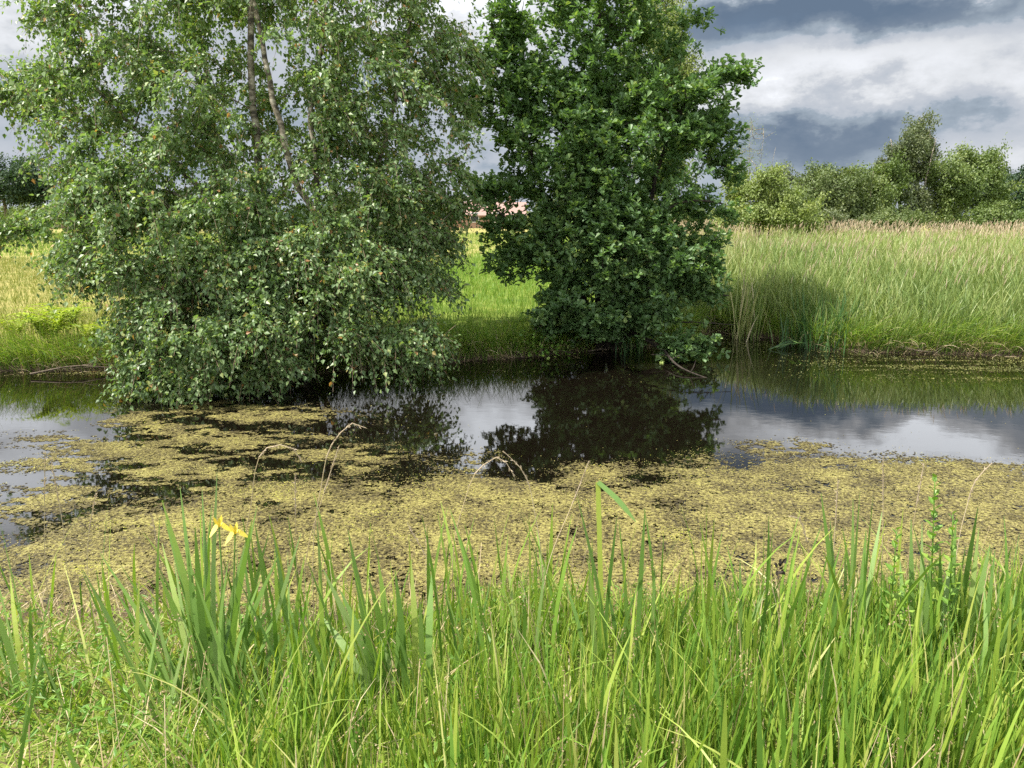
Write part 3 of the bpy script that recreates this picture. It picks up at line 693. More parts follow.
# overhanging dry and dark growth along the far waterline
xs = rng.uniform(-11, 13, 15000); d = rng.gamma(1.6, .13, len(xs)); ys = yfar(xs) + .02 + d; N = len(xs)
az = -PI / 2 + rng.normal(0, .6, N)
tag(MB().add(*blades(roots(xs, ys), rng.uniform(.3, .75, N), rng.uniform(.006, .012, N), az, rng.uniform(.1, .6, N), rng.uniform(.4, 1.9, N), 5, rnd=np.clip(rng.random(N) * .85, 0, 1))).build('waterside_grass', M['grass']), 'long grass hanging over the far waterline', 'grass', kind='stuff')
xs = rng.uniform(-11, 13, 3600); ys = yfar(xs) + rng.uniform(-.05, .35, len(xs)); N = len(xs)
tag(MB().add(*blades(roots(xs, ys, .02), rng.uniform(.2, .6, N), rng.uniform(.005, .012, N), -PI / 2 + rng.normal(0, .9, N), rng.uniform(.2, 1.3, N), rng.uniform(.2, 1.4, N), 4)).build('dead_waterside_grass', M['straw']), 'dry brown stalks lying along the far waterline', 'dead grass', kind='stuff')

# reed bed
def reed_h(x, y):
    d = y - yfar(x)
    return np.interp(d, [0, .5, 2.0, 6, 30], [.40, .6, .82, 1.08, 1.12]) * (.70 + .34 * fbm(x * .35, y * .35, 3) + .34 * fbm(x * 1.7 + 8, y * 1.7, 3) + .25 * np.clip((y - 20) / 15, 0, 1) * (fbm(x * .9 + 44, y * .5, 2) - .5))
x, y = scatter(66000, 1.8, 62, 12.4, 52)
y = 12.4 + (y - 12.4) ** 1.0
k = (x < y * .8 + 2.5) & (y > yfar(x) + .05) & (x > field_edge(y) + rng.normal(0, .3, len(x))) & (rng.random(len(x)) < np.interp(y, [12, 18, 30, 52], [1, .9, .5, .3])); 
xa, ya = scatter(24000, 1.8, 17, 12.4, 19); ka = (ya > yfar(xa) + .04) & (xa > field_edge(ya)) & (xa < ya * .8 + 2.5)
x, y = np.concatenate([x[k], xa[ka]]), np.concatenate([y[k], ya[ka]])
N = len(x); H = reed_h(x, y) * rng.uniform(.75, 1.15, N)
mb = MB()
wid = np.interp(y, [12, 25, 50], [.012, .017, .030])
pat = np.clip(-.05 + 1.7 * (fbm(x * .45 + 11, y * .3, 3) - .33) + .35 * np.clip((y - yfar(x) - 3) / 12, 0, 1), 0, 1)
mb.add(*blades(roots(x, y), H, wid * .7, rng.uniform(0, 2 * PI, N), rng.uniform(0, .15, N), rng.uniform(0, .3, N), 3, rnd=np.clip(pat * .5 + rng.random(N) * .6, 0, 1)))
for lf in range(3):
    f = rng.uniform(.15, .85, N); R = roots(x, y); R[:, 2] += H * f
    mb.add(*blades(R, rng.uniform(.2, .45, N), wid * 1.2, rng.uniform(0, 2 * PI, N), rng.uniform(.1, .5, N), rng.uniform(.05, .7, N), 3, rnd=np.clip(pat * .5 + rng.random(N) * .55, 0, 1)))
xf, yf_ = scatter(9000, 3.2, 13, 12.4, 17); kf = (yf_ > yfar(xf) + .03) & (rng.random(9000) < np.clip(1 - (yf_ - yfar(xf)) / 2.2, 0, 1) * np.clip((fbm(xf * 1.6 + 3, yf_ * 1.6, 3) - .36) * 4, 0, 1)); xf, yf_ = xf[kf], yf_[kf]; nf = len(xf)
xg, yg = scatter(15000, 1.8, 24, 13, 27); kg = (yg > yfar(xg) + .3) & (xg > field_edge(yg)) & (xg < yg * .8 + 2.5) & (rng.random(15000) < np.clip((fbm(xg * .55 + 21, yg * .4, 3) - .42) * 5, 0, 1) * np.interp(xg - yg * .3, [0, 4], [1, .55])); xg, yg = xg[kg], yg[kg]; ng = len(xg)
mb.add(*blades(roots(xg, yg), reed_h(xg, yg) * rng.uniform(.75, 1.25, ng), rng.uniform(.016, .032, ng), rng.uniform(0, 2 * PI, ng), rng.uniform(0, .3, ng), rng.gamma(1.3, .28, ng), 5, prof=prof_iris, rnd=rng.uniform(0, .5, ng)))
mb.add(*blades(roots(xf, yf_), rng.uniform(.45, 1.0, nf), rng.uniform(.012, .024, nf), rng.uniform(0, 2 * PI, nf), rng.uniform(0, .35, nf), rng.gamma(1.3, .3, nf), 5, prof=prof_iris, rnd=rng.uniform(0, .62, nf)))
tag(mb.build('reed_bed', M['reed']), 'wide bed of light green reeds beyond the water', 'reeds', kind='stuff')
print('reeds', N)
x, y = scatter(26000, 3, 60, 13.6, 52); k = (x < y * .8 + 2.5) & (x > field_edge(y)) & (y > yfar(x) + .7)
k &= rng.random(len(x)) < np.clip(np.interp(y, [13, 20, 34, 52], [.8, .8, .85, 1]) * (fbm(x * .3 + 5, y * .16, 3) * 3.4 - 1.05), 0, 1)
x, y = x[k], y[k]; N = len(x); R = roots(x, y); H = reed_h(x, y) * rng.uniform(.85, 1.22, N); R[:, 2] += H
mb = MB(); azp = rng.normal(.3, .8, N)
for tw in (0, 1.1, 2.2):
    mb.add(*blades(R, rng.uniform(.12, .24, N), np.interp(y, [14, 50], [.010, .030]), azp, .12, .6, 4, twist=np.full(N, tw), prof=prof_plume))
tag(mb.build('reed_plume', M['plume']), 'tan seed plumes nodding above the reed bed', 'reed plumes', kind='stuff')

# ------------------------------------------------------------------ floating weed
def to_px(x, y):
    dp = y * CP + CAMZ * SP
    return 512 + FPX * x / dp, 384 - FPX * (y * SP - CAMZ * CP) / dp
_ex = np.array([-400, 0, 60, 130, 200, 300, 400, 440, 480, 520, 590, 650, 700, 760, 850, 900, 1024, 1400])
_ey = np.array([566, 554, 530, 502, 497, 493, 487, 475, 470, 486, 470, 480, 463, 466, 458, 458, 468, 475])
_edge_x = np.array([at_z(a, b, 0)[0] for a, b in zip(_ex, _ey)]); _edge_y = np.array([at_z(a, b, 0)[1] for a, b in zip(_ex, _ey)])
def weed_cover(x, y):
    """how much of the water the weed covers here, 0..1"""
    e = np.interp(x, _edge_x, _edge_y)
    n = fbm(x * 1.1 + 3, y * 1.6, 4)
    d = 1 / (1 + np.exp(-((e - y) + (n - .5) * 1.7) / .16))
    d *= 1 - .45 * np.clip((fbm(x * 11 + 5, y * 15, 3) - .60) * 9, 0, 1)
    d *= .98 - .5 * np.clip((fbm(x * 4 + 20, y * 7, 4) - .56) * 6, 0, 1)
    def patch(px, py, rx, ry, a):
        c = at_z(px, py, 0); r1 = (at_z(px + rx, py, 0) - c)[0]; r2 = (at_z(px, py - ry, 0) - c)[1]
        return a * np.exp(-(((x - c[0]) / r1) ** 2 + ((y - c[1]) / r2) ** 2) ** 1.5)
    p = patch(190, 450, 190, 48, .55) + patch(180, 432, 130, 26, .9) + patch(225, 412, 90, 10, .6) + patch(110, 470, 70, 30, .75) + patch(300, 470, 60, 26, .7) + patch(245, 475, 90, 20, .6) + patch(360, 455, 60, 12, .45) + patch(470, 462, 40, 18, .5) + patch(790, 448, 60, 12, .7) + patch(60, 500, 50, 25, .45)
    p *= np.clip((fbm(x * 1.6 + 31, y * 3.2, 5) - .34) * 4.0, 0, 1) * np.clip((fbm(x * 6 + 31, y * 11, 4) - .28) * 3.6, 0, 1)
    shore = np.clip(1 - np.abs(yfar(x) - y - .18) / .22, 0, 1) * np.where((x > 4.8) | (x < -4), .9, .3) * np.clip((fbm(x * .9, y * 3, 3) - .35) * 5, 0, 1)
    inlet = patch(735, 336, 45, 9, .75) * np.clip((fbm(x * 2, y * 5, 3) - .45) * 7, 0, 1)
    right = patch(960, 368, 130, 13, 1.0) * np.clip((fbm(x * .8 + 70, y * 5, 4) - .46) * 8, 0, 1) * .8
    thin = .0002 + .025 * np.clip((fbm(x * .9 + 90, y * 2.4, 4) - .55) * 8, 0, 1)
    return np.clip(np.maximum.reduce([d, p, shore, inlet, right, thin]), 0, 1)
def flecks(n, x0, x1, y0, y1, s0, s1, zmax, gain=1.0, sharp=1.0):
    x, y = scatter(n, x0, x1, y0, y1)
    c = weed_cover(x, y) ** sharp * gain
    k = (rng.random(n) < c) & (y < yfar(x) + .03) & (gz(x, y) < .03)
    x, y = x[k], y[k]; N = len(x)
    O = np.stack([x, y, rng.uniform(.002, zmax, N)], 1)
    X, Yv, Z = frames(rdir(N) * np.array([1, 1, .15]), np.array([0, 0, 1.]) + rng.normal(0, .22, (N, 3)))
    tone = np.clip(.50 + 1.3 * (fbm(x * 2.5 + 60, y * 4, 4) - .5) + .5 * (fbm(x * .7 + 15, y * 1.2, 3) - .5) + rng.normal(0, .17, N) + (rng.random(N) < .006) * .4, 0, 1)
    return stamp(FLECK_T, FLECK_F, O, X, Yv, Z, rng.uniform(s0, s1, N), tone)
mb = MB()
mb.add(*flecks(620000, -6, 6.5, 3.9, 7.8, .004, .0125, .007, .75, 1.5))
mb.add(*flecks(420000, -8.5, 10, 6.6, 11.2, .005, .016, .006, .75, 1.5))
tag(mb.build('floating_weed', M['weed']), 'yellowish brown weed floating over the near half of the water', 'water weed', kind='stuff')
tag(MB().add(*flecks(260000, -10, 13, 10.8, 15.6, .008, .026, .006)).build('far_floating_weed', M['weed_far']), 'green weed film floating along the far bank', 'water weed', kind='stuff')
# the matted layer just under the flecks
cell = .026
cx_, cy_ = np.meshgrid(np.arange(-7, 9.5, cell), np.arange(3.9, 10.2, cell)); cx_, cy_ = cx_.ravel(), cy_.ravel()
wc = weed_cover(cx_, cy_); k = (rng.random(len(cx_)) < np.clip((wc - .08) / .62, 0, 1)) & (gz(cx_, cy_) < .02); cx_, cy_, wc = cx_[k], cy_[k], wc[k]; N = len(cx_)
O = np.stack([cx_ + rng.normal(0, .008, N), cy_ + rng.normal(0, .008, N), rng.uniform(.001, .003, N)], 1)
X, Yv, Z = frames(rdir(N) * np.array([1, 1, 0.0]), np.tile([0, 0, 1.], (N, 1)))
tag(MB().add(*stamp(FLECK_T, FLECK_F, O, X, Yv, Z, rng.uniform(.035, .068, N) * np.interp(wc, [.1, .5], [.38, 1]), np.clip((wc - .15) / .6 + rng.normal(0, .14, N), 0, 1))).build('sunken_weed', M['weed_mat']), 'brown matted weed at the water surface under the floating flecks', 'water weed', kind='stuff')

# ------------------------------------------------------------------ plants of the near bank
def ground_at(px, Y):
    p = at(px, 600, Y); return np.array([p[0], Y, gz(p[0], Y) - .02])
def iris(label, leaves, Y, base, w=(.016, .026), extra=6, flowers=()):
    """leaves: (tip px, tip py[, lean px]) fan out of base px; extra short leaves fill the foot"""
    b0 = ground_at(base, Y); root = tag(empty('iris_plant', b0), label, 'iris plant', 'yellow iris plants on the near bank')
    mb = MB()
    for L in leaves:
        tip = at(L[0], L[1], Y + rng.uniform(-.12, .2)); foot = ground_at(L[2] if len(L) > 2 else base + (L[0] - base) * .25, Y + rng.uniform(-.08, .1))
        mid = foot * .5 + tip * .5; mid[:2] += (foot[:2] - tip[:2]) * .12 + rng.normal(0, .008, 2); mid[2] += .03
        mb.add(*ribbon([foot, mid, tip], rng.uniform(*w), face=(rng.normal(0, .7), -1, .1), rnd=rng.random()))
    for _ in range(extra):
        foot = b0 + np.array([*rng.normal(0, .03 + .004 * extra, 2), 0]); a = rng.uniform(0, 2 * PI); h = rng.uniform(.25, .55 + .003 * extra)
        tip = foot + np.array([math.cos(a) * h * .3, math.sin(a) * h * .2, h])
        mb.add(*ribbon([foot, foot * .5 + tip * .5 + np.array([0, 0, .04]), tip], rng.uniform(*w) * rng.uniform(.35, .85), face=(rng.normal(0, .7), -1, .1), rnd=rng.random()))
    mb.build('foliage', M['iris'], root)
    for fx, fy in flowers:
        c = at(fx, fy, Y + .05); foot = b0 + np.array([.02, .03, 0])
        st = MB(); V, F = tube(smooth_curve(np.array([foot, foot * .5 + c * .5 + np.array([.01, 0, 0]), c]), 8), np.linspace(.005, .003, 8), 5); st.add(V, F)
        sm = st.build('flower_stem', M['iris'], root)
        fl = MB()
        for q in range(3):
            a = q * 2 * PI / 3 + rng.uniform(0, .5); o = np.array([math.cos(a), math.sin(a), 0])
            fl.add(*ribbon([c, c + o * .010 + np.array([0, 0, .012]), c + o * .020 + np.array([0, 0, .003]), c + o * .05 - np.array([0, 0, .022])], .018, face=(0, -.6, .8), prof=lambda t: np.clip(np.sin(t * PI * .9 + .25), .15, 1), rnd=rng.random()))
            o2 = np.array([math.cos(a + 1), math.sin(a + 1), 0])
            fl.add(*ribbon([c, c + o2 * .01 + np.array([0, 0, .022]), c + o2 * .016 + np.array([0, 0, .042])], .012, face=(0, -1, .2), rnd=rng.random()))
        fl.build('flower', M['petal'], sm)
    return root
iris('large iris plant with yellow flowers standing before the open weed', [(217, 472), (180, 487), (165, 519), (162, 500), (195, 527), (257, 506), (202, 490), (252, 520), (121, 565, 175), (100, 553, 170), (162, 543, 185), (159, 573, 190), (228, 560), (278, 556, 225), (262, 575), (246, 540), (140, 600, 180), (275, 600), (237, 590), (210, 560), (188, 545, 195), (174, 560, 188), (150, 590, 170), (128, 610, 165), (222, 575, 215), (232, 610, 228), (285, 590, 240), (248, 600, 235), (115, 590, 165), (200, 580), (184, 600), (292, 615, 245)], 2.65, 205, (.014, .026), 60, [(219, 527), (235, 534)])
iris('iris plant of broad blue-green leaves leaning apart, without flowers', [(348, 530, 375), (378, 560, 385), (411, 560, 412), (323, 569, 372), (432, 572, 428), (385, 586, 392), (320, 614, 370), (400, 600), (360, 600, 380), (340, 590, 376), (420, 600, 418), (368, 575, 383), (395, 570, 402)], 2.7, 392, (.021, .030), 6)
iris('single stiff iris shoot alone in the grass', [(529, 512, 527), (508, 565, 520), (546, 560, 533)], 2.9, 527, (.012, .018), 2)
ir = iris('iris plant with one tall leaf snapped over at its top', [(577, 495, 616), (617, 516, 604), (619, 521, 629), (645, 509, 640), (655, 566, 652), (700, 580, 672), (590, 570, 600), (672, 590, 655), (565, 580, 590)], 2.9, 622, (.014, .022), 6)
p0, p1, p2 = ground_at(606, 2.9), at(598, 482, 2.95), at(636, 522, 2.85)
MB().add(*ribbon([p0, p0 * .45 + p1 * .55, p1], .022, prof=lambda t: .9 + 0 * t, rnd=1.0)).add(*ribbon([p1, p1 * .5 + p2 * .5 + np.array([0, 0, .012]), p2], .021, rnd=.2)).build('snapped_leaf', M['iris'], ir)
iris('upright iris plant of wide leaves standing clear of the grass', [(821, 493, 838), (860, 491, 857), (853, 499, 850), (873, 496, 866), (882, 512, 870), (845, 545, 850), (830, 520, 842), (866, 530, 862)], 3.1, 856, (.018, .027), 4)
iris('dense iris plant crowding the willowherb', [(911, 519, 922), (922, 522, 926), (956, 524, 950), (978, 507, 962), (979, 527, 972), (940, 545, 936), (966, 545, 958), (900, 560, 915), (990, 545, 975), (950, 560, 945), (931, 560, 930)], 2.95, 946, (.018, .028), 10)
iris('iris plant of pale leaves at the edge of the willowherb thicket', [(995, 550, 992), (1010, 545, 1002), (1024, 560, 1010), (1000, 580, 996), (1035, 540, 1020), (984, 585, 990), (1016, 590)], 2.7, 1003, (.016, .026), 8)
iris('narrow dark iris plant at the bank end opposite the dry meadow', [(0, 522, 14), (-12, 545, 8), (18, 590, 16), (30, 600, 20), (-20, 580, 5), (10, 575, 12)], 2.7, 14, (.014, .022), 5)
iris('small iris plant leaning over in the mid bank grass', [(478, 545, 470), (455, 570, 462), (445, 590, 458), (490, 580, 474)], 2.9, 466, (.010, .016), 4)
iris('low iris plant between the snapped leaf and the wide upright one', [(740, 560, 745), (765, 590, 752), (722, 585, 738)], 3.0, 746, (.012, .018), 4)

# willowherb shoots
def herb_shoot(label, top, base, Y, n, L=.05):
    f = ground_at(base, Y); t = at(top[0], top[1], Y + .05)
    root = tag(empty('willowherb', f), label, 'willowherb', 'willowherb shoots on the near bank')
    C = smooth_curve(np.array([f, f * .5 + t * .5 + np.array([.015, 0, 0]), t]), 14)
    V, F = tube(C, np.linspace(.005, .002, 14), 5); MB().add(V, F).build('stem', M['herb'], root, smooth=True)
    s = np.linspace(.3, 1, n); P = np.stack([np.interp(s, np.linspace(0, 1, 14), C[:, k]) for k in range(3)], 1)
    a = np.arange(n) * 2.4; tip = np.stack([np.cos(a), np.sin(a), .5 + .8 * s ** 4], 1)
    X, Yv, Z = frames(tip, np.tile([0, 0, 1.], (n, 1)) - .4 * np.stack([np.cos(a), np.sin(a), 0 * a], 1) + rng.normal(0, .1, (n, 3)))
    MB().add(*stamp(OVAL_T, LANCE_F, P, X, Yv, Z, L * np.interp(s, [.3, .6, 1], [.9, 1.1, .6]), rng.uniform(.4, 1, n))).build('foliage', M['herb'], root)
herb_shoot('tallest willowherb shoot, its leafy tip rising above the irises', (935, 478), 930, 2.95, 34, .055)
herb_shoot('short leafy willowherb shoot leaning away from the tallest one', (897, 530), 886, 2.95, 24, .055)
herb_shoot('middle-sized willowherb shoot standing among the dense irises', (953, 514), 950, 2.9, 24, .05)
herb_shoot('bushy low willowherb shoot below the wide upright iris', (905, 585), 905, 2.8, 22, .05)

# seed stalk of a rush
f = ground_at(783, 3.0); t_ = at(779, 568, 3.0)
root = tag(empty('seed_stalk', f), 'thin stalk with a dark brown seed head standing alone against the weed', 'plant')
V, F = tube(np.array([f, f * .5 + t_ * .5 + np.array([.006, 0, 0]), t_]), [.004, .003, .0025], 5); MB().add(V, F).build('stem', M['straw'], root)
N = 16; P = t_ + np.stack([rng.normal(0, .009, N), rng.normal(0, .006, N), np.linspace(-.05, .03, N)], 1)
X, Yv, Z = frames(rng.normal(0, .6, (N, 3)) + np.array([0, 0, .8]), rdir(N)); MB().add(*stamp(OVAL_T, LANCE_F, P, X, Yv, Z, .028, rng.random(N))).build('seed_head', M['oak_bark'], root)

# tall grass stems with seed heads, each one by itself
STEMS = [
    ('arched pale grass stem with a nodding head over the dark water', [(246, 620), (250, 510), (272, 446), (290, 446), (302, 462)], 3.2),
    ('slim straw stem slanting up beside the nodding one', [(300, 640), (309, 543), (325, 490), (339, 446)], 3.2),
    ('short upright straw stem under the nodding head', [(296, 640), (296, 540), (295, 475)], 3.3),
    ('faded curved stem reaching over the sunken weed', [(92, 640), (88, 540), (96, 493)], 3.2),
    ('brown tipped stem leaning towards open water', [(66, 640), (62, 520), (51, 460)], 3.4),
    ('straight thin green stem rising from the bank near the dark iris', [(45, 650), (45, 560), (45, 453)], 3.0),
    ('long bowed grass stem with its tip hanging over the birch reflection', [(310, 640), (320, 493), (335, 440), (355, 423), (366, 428)], 3.2),
    ('hooked grass stem with a white head in front of the oak reflection', [(452, 640), (462, 510), (482, 466), (500, 457), (513, 474)], 3.3),
    ('grass stem bent back beside the hooked one', [(545, 640), (536, 520), (522, 470), (503, 451)], 3.4),
    ('long straight seed stem slanting before the weed edge', [(536, 650), (552, 553), (572, 505), (589, 461)], 3.2),
    ('pale fluffy headed stem standing above the upright iris', [(884, 620), (883, 520), (883, 457)], 3.4),
    ('feathery stem tilting next to the fluffy headed one', [(905, 620), (914, 520), (924, 464)], 3.4),
    ('slim grass stem just behind the upright iris leaves', [(832, 620), (835, 530), (838, 480)], 3.3),
    ('curved seed stem bending over the far side of the willowherb', [(955, 620), (966, 510), (976, 480), (992, 463)], 3.3),
    ('broken whitish stem with a crooked tip above the weed', [(806, 620), (805, 535), (798, 518), (790, 516)], 3.2),
    ('fine stem between the broad-leaved iris and the single shoot', [(440, 640), (430, 565), (408, 525)], 3.1),
    ('loose purple-brown grass head beside the flowering iris', [(170, 640), (160, 560), (152, 515)], 3.1)]
for lab, pts, Y in STEMS:
    W = [at(a, b, Y) for a, b in pts]; W[0] = ground_at(pts[0][0], Y)
    C = smooth_curve(np.array(W), 20)
    root = tag(empty('grass_stem', W[0]), lab, 'grass stem', 'tall seed stems on the near bank')
    V, F = tube(C, np.linspace(.0024, .0015, 20), 4); MB().add(V, F, rng.uniform(.5, 1) * np.ones(len(V))).build('stalk', M['straw'], root)
    H = C[-5:]; mb = MB(); N = 30; s = rng.random(N) * (len(H) - 1.01); i0 = s.astype(int); P = H[i0] + (H[i0 + 1] - H[i0]) * (s - i0)[:, None]
    tg = H[i0 + 1] - H[i0]
    X, Yv, Z = frames(unit(tg) + rng.normal(0, .35, (N, 3)), rdir(N)); mb.add(*stamp(LANCE_T, LANCE_F, P, X, Yv, Z, rng.uniform(.011, .021, N), rng.random(N)))
    V, F = tube(H + np.array([0, 0, .0006]), np.linspace(.0028, .0016, 5), 4); mb.add(V, F)
    mb.build('seed_head', M['plume'], root)

# ------------------------------------------------------------------ plants and wood of the far bank
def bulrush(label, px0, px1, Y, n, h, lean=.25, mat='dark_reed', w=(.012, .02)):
    c = at((px0 + px1) / 2, 345, Y); half = (at(px1, 345, Y)[0] - c[0])
    root = tag(empty('bulrush', (c[0], Y, 0)), label, 'bulrush', 'bulrush stands at the far waterline')
    R = np.stack([c[0] + rng.uniform(-half, half, n), Y + rng.normal(0, .14, n), np.full(n, -.05)], 1); R[:, 2] = np.minimum(gz(R[:, 0], R[:, 1]), .2) - .03
    MB().add(*blades(R, h * rng.uniform(.6, 1.15, n), rng.uniform(*w, n), rng.uniform(0, 2 * PI, n), rng.uniform(0, lean, n), rng.gamma(1.3, .16, n), 6, prof=prof_iris)).build('foliage', M[mat], root)
bulrush('slender stand of tall bulrush leaves at the mouth of the inlet', 734, 756, 14.4, 44, 1.75, .22, 'reed', (.018, .03))
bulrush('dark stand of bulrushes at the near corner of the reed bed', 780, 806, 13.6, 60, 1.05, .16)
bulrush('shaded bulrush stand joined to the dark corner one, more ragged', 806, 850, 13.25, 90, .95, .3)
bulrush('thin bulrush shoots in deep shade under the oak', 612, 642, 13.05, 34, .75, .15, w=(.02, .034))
bulrush('light bulrush leaves standing behind the low oak branch', 690, 725, 15.3, 50, 1.25, .25, 'reed')
# bent leaves lying on the water
root = tag(empty('bent_bulrush', at_z(785, 345, 0)), 'bent bulrush leaves folded flat onto the water by the dark corner stand', 'bulrush'); mb = MB()
for k in range(9):
    a, b, c = at_z(800 + rng.uniform(-6, 6), 343, .18), at_z(788 + rng.uniform(-6, 6), 340 + rng.uniform(0, 5), .12), at_z(772 + rng.uniform(-6, 8), 347 + rng.uniform(0, 3), .008)
    mb.add(*ribbon([a, b, c], .025, face=(0, -.5, 1), rnd=rng.random()))
mb.build('foliage', M['dark_reed'], root)
# fern patch on the dry bank
for i, (lab, px, Y, n, sz) in enumerate([('largest yellow-green fern spilling over the dry bank', 48, 11.9, 34, .72), ('smaller fern next to the birch branches on the dry bank', 92, 11.8, 24, .6), ('fern higher up the bank behind the largest one', 66, 12.4, 26, .7), ('ragged fern at the dry end of the bank', 14, 12.1, 18, .5)]):
    c = at(px, 330, Y); c = np.array([c[0], Y, gz(c[0], Y)])
    root = tag(empty('fern', c), lab, 'fern', 'ferns on the dry bank'); mb = MB()
    for q in range(n):
        a = rng.uniform(0, 2 * PI); e = sz * rng.uniform(.6, 1.1); o = np.array([math.cos(a), math.sin(a), 0])
        C = smooth_curve(np.array([c, c + o * e * .4 + np.array([0, 0, e * .75]), c + o * e * .95 + np.array([0, 0, e * .72])]), 15)
        T3 = unit(np.gradient(C, axis=0)); S3 = unit(np.cross(T3, [0, 0, 1.]))
        for sg in (-1, 1):
            P = C[3:]; X, Yv, Z = frames(S3[3:] * sg + T3[3:] * .5 + rng.normal(0, .1, P.shape), np.tile([0, 0, 1.], (len(P), 1)) + rng.normal(0, .2, P.shape))
            mb.add(*stamp(LANCE_T, LANCE_F, P, X, Yv, Z, e * .26 * np.linspace(1, .25, len(P)), np.full(len(P), rng.random())))
    mb.build('foliage', M['fern'], root)
# small shrub at the oak's foot
for lab, px, Y, leaf, r, n in [('small leafy bramble beneath the oak at the meadow end', 542, 12.6, 'herb', .28, 260), ('sapling leaves at the foot of the birch over the water', 425, 11.7, 'birch_leaf', .22, 200)]:
    c = at(px, 345, Y); c = np.array([c[0], Y, gz(c[0], Y)]); root = tag(empty('bramble', c), lab, 'bramble'); mb = MB()
    P = c + np.array([0, 0, .28]) + rng.normal(0, r, (n, 3)) * np.array([1, .7, .6]); P[:, 2] = np.maximum(P[:, 2], .06)
    X, Yv, Z = frames(rdir(n), rng.normal(0, .5, (n, 3)) + np.array([0, 0, 1.])); MB().add(*stamp(OVAL_T, LANCE_F, P, X, Yv, Z, .07, rng.random(n))).build('foliage', M[leaf], root)
    st = MB()
    for q in range(7):
        e = P[q * 9]; V, F = tube(smooth_curve(np.array([c - [0, 0, .05], c * .5 + e * .5 + [0, 0, .1], e]), 8), np.linspace(.006, .002, 8), 4); st.add(V, F)
    st.build('stem', M['bush_bark'], root)
# dead branches in and above the water
def dead_branch(label, pts, r, twigs, mat='dead_wood'):
    W = np.array(pts); C = smooth_curve(W, 14); root = tag(empty('dead_branch', W[0]), label, 'dead branch')
    V, F = tube(C, np.linspace(r, r * .3, 14), 6); MB().add(V, F).build('bough', M[mat], root, smooth=True)
    for q in range(twigs):
        k = rng.integers(3, 12); e = C[k] + np.array([rng.normal(0, .22), rng.normal(0, .12), rng.uniform(-.05, .22)]); e[2] = max(e[2], .01)
        V, F = tube(smooth_curve(np.array([C[k], C[k] * .5 + e * .5 + rng.normal(0, .03, 3), e]), 7), np.linspace(r * .4, r * .12, 7), 4); MB().add(V, F).build('twig', M[mat], root)
dead_branch('dark dead oak branch dipping from the oak into the water', [at(628, 330, 12.9), at(655, 345, 12.5), at_z(690, 372, .04), at_z(712, 380, -.02)], .03, 7, 'oak_bark')
dead_branch('thin dark branch hanging out low over the inlet water', [at(640, 325, 12.8), at(690, 322, 12.5), at(735, 325, 12.4)], .018, 6, 'oak_bark')
dead_branch('bleached stick lying along the reed bank waterline', [at_z(902, 346, .12), at_z(915, 350, .08), at_z(936, 352, .04)], .016, 3)
dead_branch('pale driftwood twig afloat under the oak', [at_z(588, 351, .02), at_z(605, 349, .03), at_z(622, 347, .03)], .014, 2)
dead_branch('grey fallen branch at the waterline below the ferns', [at_z(30, 374, .05), at_z(75, 366, .12), at_z(118, 368, .06)], .016, 6)
dead_branch('bare twig reaching out of the birch over the water', [at(390, 352, 10.6), at(430, 345, 10.4), at(456, 325, 10.3)], .010, 5, 'birch_twig')

# ------------------------------------------------------------------ sky, sun, camera
SUN_DIR = np.array([-.90, -.36, 0]); SUN_DIR /= np.linalg.norm(SUN_DIR); ELEV = math.radians(60)
sd = Vector((SUN_DIR[0] * math.cos(ELEV), SUN_DIR[1] * math.cos(ELEV), math.sin(ELEV)))
L = bpy.data.lights.new('sun', 'SUN'); L.energy = 4.9; L.angle = math.radians(.6); L.color = (1, .95, .87)
lo = bpy.data.objects.new('sun', L); COL.objects.link(lo); lo.rotation_euler = sd.to_track_quat('Z', 'Y').to_euler(); lo.location = sd * 50

W = bpy.data.worlds.new('World'); SC.world = W; W.use_nodes = True
t = W.node_tree; t.nodes.clear()
outw = t.nodes.new('ShaderNodeOutputWorld'); bg = t.nodes.new('ShaderNodeBackground'); bg.inputs['Strength'].default_value = .1
sky = t.nodes.new('ShaderNodeTexSky'); sky.sky_type = 'NISHITA'; sky.sun_disc = False; sky.sun_elevation = ELEV; sky.sun_rotation = math.atan2(SUN_DIR[0], SUN_DIR[1]) % (2 * PI)
tc = t.nodes.new('ShaderNodeTexCoord').outputs['Generated']
def math_(op, a, b=None, c=None):
    n = t.nodes.new('ShaderNodeMath'); n.operation = op
    for k, v in enumerate((a, b, c)):
        if v is None: continue
        if isinstance(v, (int, float)): n.inputs[k].default_value = v
        else: t.links.new(v, n.inputs[k])
    return n.outputs[0]
sp = t.nodes.new('ShaderNodeSeparateXYZ'); t.links.new(tc, sp.inputs[0])
# clouds live on a flat layer overhead: project the view direction onto it
zc = math_('MAXIMUM', math_('ADD', sp.outputs[2], .55), .2)
cmb = t.nodes.new('ShaderNodeCombineXYZ')
t.links.new(math_('DIVIDE', sp.outputs[0], zc), cmb.inputs[0]); t.links.new(math_('DIVIDE', sp.outputs[1], zc), cmb.inputs[1])
cl = cmb.outputs[0]
mpv = t.nodes.new('ShaderNodeMapping'); mpv.inputs['Scale'].default_value = (1, 1, 1.9); t.links.new(tc, mpv.inputs[0])
cl = mpv.outputs[0]
nA = noise(t, 3.4, 12, cl, .55); nB = noise(t, 7.5, 14, cl, .63); nW = noise(t, 8, 8, cl, .58)
el = math_('MULTIPLY', math_('ARCSINE', sp.outputs[2]), 180 / PI)
azd = math_('MULTIPLY', math_('ARCTAN2', sp.outputs[0], sp.outputs[1]), 180 / PI)
el_w = math_('ADD', el, math_('MULTIPLY', math_('SUBTRACT', nB, .5), 7.0)); az_w = math_('ADD', azd, math_('MULTIPLY', math_('SUBTRACT', nW, .5), 16.0))
